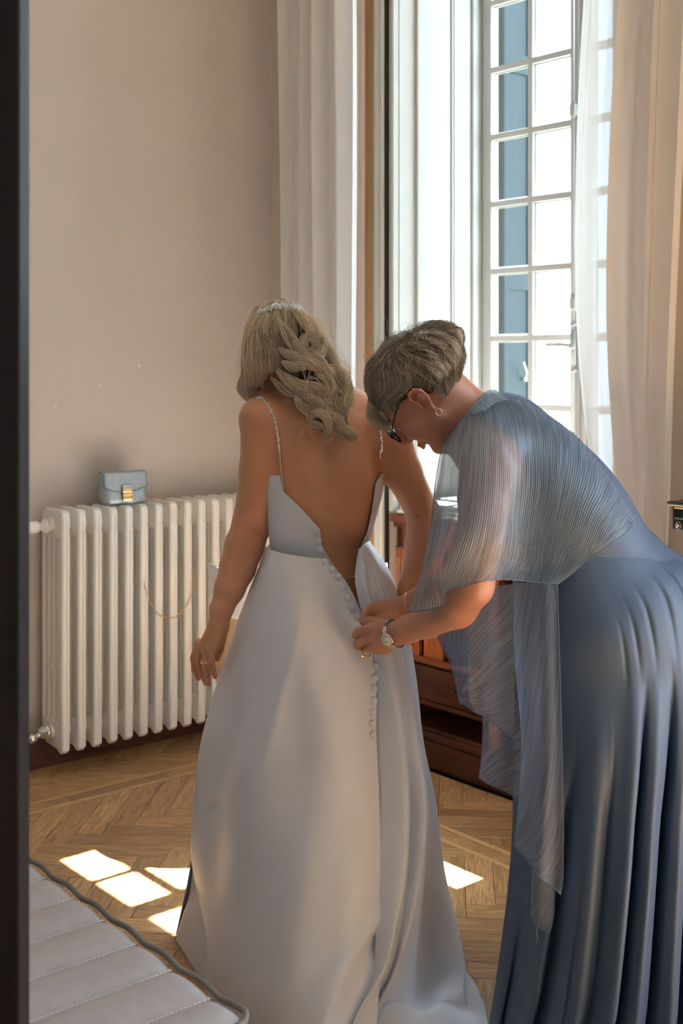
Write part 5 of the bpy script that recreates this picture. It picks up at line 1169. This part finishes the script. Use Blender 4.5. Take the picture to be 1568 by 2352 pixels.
def clear_body(V, nv, nu, gap=.009):
    # keep the cloth in front of the body it hangs over, easing the push-out into its surroundings
    px, py = pix(V); push = np.zeros(len(V))
    for i in range(0, len(V)):
        for bv, g in ((bvM, gap), (bvGo, gap*.7)):
            h = hit(bv, px[i], py[i])
            if h is not None: push[i] = max(push[i], V[i, 1]-(h[0][1]-g)) if h[0][1] < V[i, 1]+.2 and h[0][1] > V[i, 1]-.12 else push[i]
    q = push.reshape(nv, nu); need = q.copy()
    for _ in range(30):
        e = np.pad(q, 1, mode='edge'); q = np.maximum(need, (e[:-2, 1:-1]+e[2:, 1:-1]+e[1:-1, :-2]+e[1:-1, 2:]+4*q)/8)
    k = 1-q.ravel()/V[:, 1]; o = np.array((0, 0, EYE)); return o+(V-o)*k[:, None]
VW = clear_body(VW, 70, 760)
wrap = mk('wrap_cape', VW, FW, m_wrap, mo, True, uv=uvW); bvW = bvh_of(VW, FW)
# far side of the cape
WB = [[(a, b, c) for a, b, c in W0]]
for k, (dx, dy, Y_) in enumerate(((-8, 45, 2.90), (-20, 120, 2.965), (-30, 215, 2.99), (-45, 300, 2.99))):
    WB.append([(a+dx*(1-i/13)-k*10*(i/13), b+dy*(1-.62*i/13), Y_-.06*(i/13)) for i, (a, b, c) in enumerate(W0)])
Vb, Fb, uvb = grid_surf(WB, 500, 40, pleat); mk('wrap_cape_far_side', Vb, Fb, m_wrap, mo, True, uv=uvb)
def hem(pts, r=.0011, name='hem', lift=0, parent=wrap): MB().tube(crv([P(*p) for p in pts], 120), r, 6).build(name, m_hem, parent, True)
m_hem = mat('rolled_hem', lin(88, 104, 128), .5)
q = VW.reshape(70, 760, 3); MB().tube(q[-1][::6], .0012, 6).build('hem', m_hem, wrap, True); MB().tube(q[:, 0], .0008, 6).build('hem', m_hem, wrap, True); MB().tube(q[:, -1], .0012, 6).build('hem', m_hem, wrap, True)
# collar roll behind the neck
C0 = [(1075, 945, 2.66), (1098, 915, 2.675), (1120, 896, 2.70), (1140, 897, 2.74)]; C1 = [(1090, 968, 2.635), (1112, 945, 2.64), (1140, 925, 2.665), (1168, 918, 2.71)]
Vc, Fc, uvc = grid_surf([C0, [(1070, 955, 2.63), (1096, 925, 2.64), (1122, 906, 2.665), (1150, 905, 2.72)], C1], 120, 16, lambda S_, u, v: S_+np.stack([0*u, -.0012*np.sin(u*110), 0*u], -1)); mk('collar', Vc, Fc, m_wrap, mo, True, uv=uvc*np.array((.14, .3)))
# hanging front drapes
def sheet(name, rows, nu, nv, fu, amp, mt_=None, hems=('b', 'l')):
    def fn(S_, u, v):
        S_[..., 1] -= amp*np.sin(2*math.pi*fu*u+1.5*v)*(.3+.7*v)+.0007*np.sin(2*math.pi*(46*v+30*u)+2*np.sin(5*u)); return S_
    V, F, uv = grid_surf(rows, nu, nv, fn); uv2 = np.stack([uv[:, 1]*.9+uv[:, 0]*.55, uv[:, 0]*.5-uv[:, 1]*.3], 1)
    o = mk(name, V, F, mt_ or m_wrap2, mo, True, uv=uv2); g = V.reshape(nv, nu, 3)
    if 'b' in hems: MB().tube(g[-1], .0012, 6).build('hem', m_hem, o, True)
    if 'l' in hems: MB().tube(g[:, 0], .0011, 6).build('hem', m_hem, o, True)
    if 'r' in hems: MB().tube(g[:, -1], .0009, 6).build('hem', m_hem, o, True)
    return o
# short folded layer at the left, ending in a zigzag corner
sheet('wrap_drape', [[(1010, 1380, 2.66), (1045, 1370, 2.64), (1090, 1360, 2.64), (1130, 1350, 2.64), (1180, 1340, 2.64)],
  [(1002, 1452, 2.66), (1038, 1450, 2.64), (1070, 1450, 2.63), (1120, 1450, 2.635), (1180, 1450, 2.64)],
  [(1030, 1515, 2.66), (1050, 1530, 2.64), (1074, 1540, 2.625), (1120, 1550, 2.635), (1180, 1550, 2.64)],
  [(1040, 1545, 2.66), (1055, 1570, 2.64), (1078, 1600, 2.625), (1120, 1630, 2.635), (1180, 1640, 2.64)],
  [(1054, 1612, 2.66), (1068, 1622, 2.64), (1098, 1638, 2.63), (1125, 1655, 2.635), (1178, 1697, 2.64)]], 120, 130, 2.2, .008)
# fold-over flap on the left edge
sheet('wrap_flap', [[(1003, 1450, 2.652), (1040, 1400, 2.63), (1070, 1380, 2.62)], [(1032, 1512, 2.648), (1052, 1500, 2.625), (1072, 1480, 2.615)], [(1040, 1543, 2.645), (1058, 1548, 2.622), (1075, 1545, 2.612)], [(1058, 1560, 2.643), (1068, 1564, 2.622), (1076, 1572, 2.612)], [(1056, 1598, 2.645), (1060, 1594, 2.625), (1066, 1590, 2.615)]], 50, 90, 1.0, .003)
# middle layer down to the diagonal lower hem
sheet('wrap_drape', [[(1105, 1350, 2.70), (1140, 1345, 2.69), (1200, 1340, 2.66), (1245, 1338, 2.63), (1278, 1338, 2.61)],
  [(1106, 1500, 2.70), (1140, 1500, 2.69), (1190, 1500, 2.66), (1235, 1500, 2.60), (1278, 1500, 2.57)],
  [(1108, 1650, 2.70), (1140, 1655, 2.69), (1185, 1660, 2.66), (1230, 1660, 2.58), (1270, 1660, 2.555)],
  [(1106, 1720, 2.70), (1135, 1735, 2.69), (1180, 1750, 2.66), (1215, 1770, 2.58), (1250, 1780, 2.55)],
  [(1099, 1785, 2.70), (1130, 1806, 2.69), (1175, 1826, 2.66), (1205, 1855, 2.58), (1235, 1880, 2.55)]], 120, 150, 1.5, .006)
# long right layer falling straight down to a point
sheet('wrap_drape', [[(1178, 1338, 2.60), (1205, 1338, 2.585), (1235, 1340, 2.575), (1260, 1342, 2.57), (1279, 1345, 2.575)],
  [(1180, 1500, 2.565), (1210, 1500, 2.54), (1240, 1500, 2.53), (1265, 1500, 2.525), (1284, 1500, 2.53)],
  [(1196, 1700, 2.54), (1220, 1700, 2.52), (1245, 1700, 2.51), (1270, 1700, 2.505), (1289, 1700, 2.515)],
  [(1188, 1860, 2.53), (1215, 1870, 2.51), (1240, 1880, 2.50), (1268, 1890, 2.50), (1292, 1895, 2.51)],
  [(1180, 1930, 2.53), (1205, 1955, 2.51), (1235, 1985, 2.50), (1265, 2005, 2.50), (1291, 2010, 2.51)],
  [(1182, 1945, 2.53), (1208, 1975, 2.51), (1240, 2015, 2.50), (1265, 2035, 2.50), (1286, 2052, 2.51)]], 110, 170, 2.0, .006, None, ('b', 'l', 'r'))
sheet('wrap_tail', [[(1222, 1960, 2.535), (1245, 1970, 2.525), (1270, 1980, 2.53)], [(1221, 2030, 2.535), (1245, 2040, 2.525), (1271, 2045, 2.53)], [(1220, 2100, 2.535), (1245, 2110, 2.525), (1270, 2100, 2.53)], [(1233, 2125, 2.535), (1248, 2138, 2.525), (1262, 2138, 2.53)]], 40, 70, 1, .003, None, ('b', 'l', 'r'))
MB().tube(crv([P(1235, 2125, 2.53), P(1231, 2142, 2.528), P(1234, 2152, 2.53), P(1230, 2166, 2.53)], 14), [.0015]*14, 6).build('loose_thread', m_hem, mo, True)
MB().tube(crv([P(1276, 1340, 2.59), P(1279, 1352, 2.575), P(1277, 1360, 2.572)], 10), .0022, 8).build('zip_pull', m_hem, mo, True)
# ---- glasses, earring, watch, rings
gl = MB(); m_frame = mat('dark_glasses_frame', lin(30, 18, 20), .2)
for l in (-1, 1):
    c = gM(.113, l*.030, .000)
    rim = [c+.0245*math.cos(t)*axM[1]+.0185*math.sin(t)*axM[2]+(-.006*(l*math.cos(t) > 0)*abs(math.cos(t)))*axM[0] for t in np.linspace(0, 2*math.pi, 37)]
    gl.tube(rim, .0021, 8, False)
    gl.tube(crv([gM(.108, l*.055, .006), gM(.095, l*.066, .014), gM(.06, l*.074, .030), gM(.02, l*.078, .040), gM(-.020, l*.080, .038)], 24), [.0022]+[.0014]*23, 8)
    gl.box(-.001, .001, -.001, .001, -.001, .001, lambda a, b, c2, l=l: tuple(gM(.107+a*3, l*.055+b*3, .006+c2*5)))
gl.tube(crv([gM(.112, -.008, .004), gM(.118, 0, .008), gM(.112, .008, .004)], 8), .0015, 8)
glo = gl.build('glasses', m_frame, mo, True)
lens = MB()
for l in (-1, 1):
    c = gM(.1125, l*.030, 0); lens.add([tuple(c+.0235*math.cos(t)*axM[1]+.0175*math.sin(t)*axM[2]+(-.006*(l*math.cos(t) > 0)*abs(math.cos(t)))*axM[0]) for t in np.linspace(0, 2*math.pi, 33)[:-1]], [tuple(range(32))])
lens.build('lens', m_pane, glo)
ec = gM(-.006, .085, -.041); eo = MB().tube([ec+np.array((.0062*math.cos(t), .0012*math.sin(t), .0075*math.sin(t))) for t in np.linspace(-.2, 2*math.pi-1.0, 26)], .0013, 8).build('earring', m_chrome, mo, True)
wa = nrm(P(1000, 1420, 2.67)-P(905, 1457, 2.742)); wc = P(905, 1457, 2.742)
wu = nrm(np.cross(wa, (0, 1, 0))); wv = np.cross(wa, wu)
wt = MB(); ringp = lambda t, r=.0295, o=0.: wc+wa*o+r*math.cos(t)*wu*1.05+r*math.sin(t)*wv*.98
for k in range(34):
    t0, t1 = 2*math.pi*k/34, 2*math.pi*(k+.86)/34; a = []
    wt.add([tuple(ringp(t, rr, o)) for t in (t0, t1) for rr in (.0285, .0308) for o in (-.0055, .0055)], [(0, 1, 3, 2), (4, 6, 7, 5), (0, 4, 5, 1), (2, 3, 7, 6), (0, 2, 6, 4), (1, 5, 7, 3)])
tf = math.atan2(np.dot(np.array((-.25, -1, -.10)), wv), np.dot(np.array((-.25, -1, -.10)), wu)); fc = ringp(tf, .0305); fn_ = nrm(fc-wc)
wob = wt.build('watch_bracelet', m_chrome, mo, False)
MB().lathe([(.0150, -.003), (.0158, .001), (.0155, .0035), (.0138, .0045), (.0132, .0042)], fc, 32, tuple(fn_)).build('watch_case', m_chrome, wob, True)
MB().lathe([(.0130, .004), (.0130, .0046), (.001, .0047)], fc, 32, tuple(fn_)).build('watch_dial', mat('watch_dial', lin(225, 222, 215), .35), wob, True)
w1 = nrm(np.cross(fn_, (0, 0, 1))); w2 = np.cross(fn_, w1); hd = MB()
for a_, l_ in ((.6, .0085), (2.4, .006)): hd.tube([fc+fn_*.0052, fc+fn_*.0052+l_*(math.cos(a_)*w1+math.sin(a_)*w2)], .0004, 5)
for k in range(12): a_ = k*math.pi/6; hd.tube([fc+fn_*.0050+.0100*(math.cos(a_)*w1+math.sin(a_)*w2), fc+fn_*.0050+.0120*(math.cos(a_)*w1+math.sin(a_)*w2)], .0004, 4)
tag(hd.build('watch_hands', m_frame, wob), kind='stuff')
f = fk[2]; ra, rb_ = P(*f[0]), P(*f[1]); rc = ra+(rb_-ra)*.75; rt = nrm(rb_-ra); r1 = nrm(np.cross(rt, (0, 0, 1))); r2 = np.cross(rt, r1)
m_rgold = mat('gold_ring', lin(220, 150, 90), .2, 1)
ri = MB().tube([rc+.0118*math.cos(t)*r1+.0118*math.sin(t)*r2 for t in np.linspace(0, 2*math.pi, 30)], .0014, 8, False).build('ring', m_rgold, mo, True)
crystals([rc+nrm(np.array((-.6, -.5, -.6)))*.0135], .0026, 'ring_stone', mo)
bc = P(932, 1388, 2.868); MB().tube([bc+np.array((.004*math.cos(t), .027*math.cos(t)*1, .026*math.sin(t))) for t in np.linspace(0, 2*math.pi, 30)], .0012, 6, False).build('bracelet', m_chrome, mo, True)
# ---- short wavy greying hair
Hm = SDF(); Hm.ell(gM(-.018, 0, .048), (.098, .082, .086), axM, .01); Hm.ell(gM(-.086, 0, .018), (.045, .060, .052), axM, .03)
Hm.cap(gM(.062, .03, .082), gM(.062, -.03, .082), .018, .018, .03)
Hm.cap(gM(.030, .080, .018), gM(.10, .06, -.03), .020, .02, .004, -1)
for l in (-1, 1): Hm.ell(gM(.000, l*.088, -.002), (.026, .03, .040), axM, .008, -1); Hm.ell(gM(.05, l*.085, -.01), (.05, .035, .05), axM, .01, -1)
lo, hi = Hm.bounds(); V, F = mesh_sdf(Hm.ev, lo, hi, .0035)
at = np.ones((len(V), 4)); at[:, :2] = .08
hairm = mk('hair', V, F, m_hairbase, mo, True, attr=at)
def mstr(N, n=18):
    """short strands combed from the crown forward and down, in loose overlapping waves"""
    out = []; rg = np.random.default_rng(11)
    while len(out) < N:
        th = rg.uniform(-math.pi, math.pi); z = rg.uniform(-.8, 1); rr = math.sqrt(1-z*z); d = np.array((rr*math.cos(th), rr*math.sin(th), z))
        R3 = lambda d: np.array((.099 if d[0] > 0 else .099+.042*min(1, -d[0]*1.6)*max(0, 1-abs(d[2]+.2)), .082, .087))
        f_, l_, u_ = d*R3(d)+np.array((-.018, 0, .046))
        if f_ > .055 and u_ < .080: continue
        if f_ > .018 and u_ < .035: continue
        if abs(l_) > .05 and -.028 < f_ < .024 and u_ < .040: continue
        if u_ < -.034 and f_ > -.05: continue
        if u_ < -.062: continue
        crown = nrm(np.array((-.72, .12, .68))); fl_ = d-crown*np.dot(d, crown); fl_ /= np.linalg.norm(fl_)+1e-6
        cl = math.sin(3.1*d[0]+4.3*d[2]+1)+math.sin(5.2*d[1]-3.7*d[2]); layer = (4.2*math.acos(np.clip(np.dot(d, crown), -1, 1)))+.8*cl
        dirn = fl_+(np.array((.75, 0, -.10)) if f_ > -.045 else np.array((.10, 0, -.45)))
        p = d.copy(); ln = rg.uniform(.045, .085) if f_ > -.05 else rg.uniform(.025, .05); st_ = ln/n; pts = []; h0 = rg.uniform(0, .006); ph = layer*1.5+rg.normal(0, .18)
        ok = True
        for i in range(n):
            t = i/(n-1); tang = dirn-p*np.dot(dirn, p); tang /= np.linalg.norm(tang)+1e-9; side = np.cross(p, tang)
            v = tang+side*.75*math.sin(ph+t*5.0)
            lift = h0+.010*math.sin(math.pi*min(1, t*1.05))*(.5+.5*math.sin(layer*2.2))+.007*t*(1+math.sin(layer*2.2+1))*.6
            q = p*(R3(p)+lift)+np.array((-.018, 0, .046))
            if abs(q[1]) > .055 and ((q[0]+.004)/.023)**2+((q[2]-.004)/.036)**2 < 1 or (q[0] > .02 and q[2] < .014): ok = False; break
            pts.append(gM(*q)); p = p+v*st_/.09; p /= np.linalg.norm(p)
        if len(pts) < 6: continue
        if not ok: pts = list(crv(np.array(pts), n))
        out.append(pts)
    return np.array(out)
SM = mstr(8000); c_ = np.clip(.42+.30*np.sin(SM[:, 4, 0]*150+SM[:, 4, 2]*210)+RNG.normal(0, .26, len(SM)), 0, 1); strands('hair_strands', SM, .00040, .00018, m_grey, hairm, c_)
fly = []
for k in range(90):
    d = RNG.normal(0, 1, 3); d[2] = abs(d[2])+.1; d[1] *= .7; d /= np.linalg.norm(d); b0 = gM(*(d*np.array((.100, .083, .094))+np.array((-.018, 0, .054)))); o_ = (b0-gM(-.018, 0, .054)); o_ /= np.linalg.norm(o_); s1 = nrm(RNG.normal(0, 1, 3))
    fly.append(crv([b0, b0+o_*.010+s1*.008, b0+o_*.016+s1*.022, b0+o_*.014+s1*.034+np.array((-.008, 0, -.004))], 12))
for k in range(700):                           # fringe falling over the forehead
    t = RNG.uniform(-1, 1); b0 = gM(.066+RNG.uniform(-.02, .006), .045*t, .098+RNG.uniform(-.012, .008)-.010*t*t); e = gM(.104+RNG.uniform(-.006, .016), .052*t+RNG.uniform(-.01, .01), .020+RNG.uniform(-.012, .03)); mid = gM(.104+RNG.uniform(-.006, .008), .05*t+RNG.uniform(-.006, .006), .068+RNG.uniform(-.01, .01))
    fly.append(crv([b0, mid, e], 12))
strands('fringe_strands', np.array(fly), .0003, .00012, m_grey, hairm, np.clip(RNG.normal(.75, .25, len(fly)), 0, 1))
# brows
br = []
for l in (-1, 1):
    for k in range(120):
        t = RNG.uniform(0, 1); b0 = gM(.094-.012*t, l*(.014+.032*t), .026+.006*math.sin(t*2.6)+RNG.uniform(-.002, .002)); br.append(crv([b0, b0+l*axM[1]*.004+axM[2]*.001+axM[0]*.001, b0+l*axM[1]*.008], 5))
strands('eyebrows', np.array(br), .0002, .0001, m_grey, mo, np.full(len(br), .1))
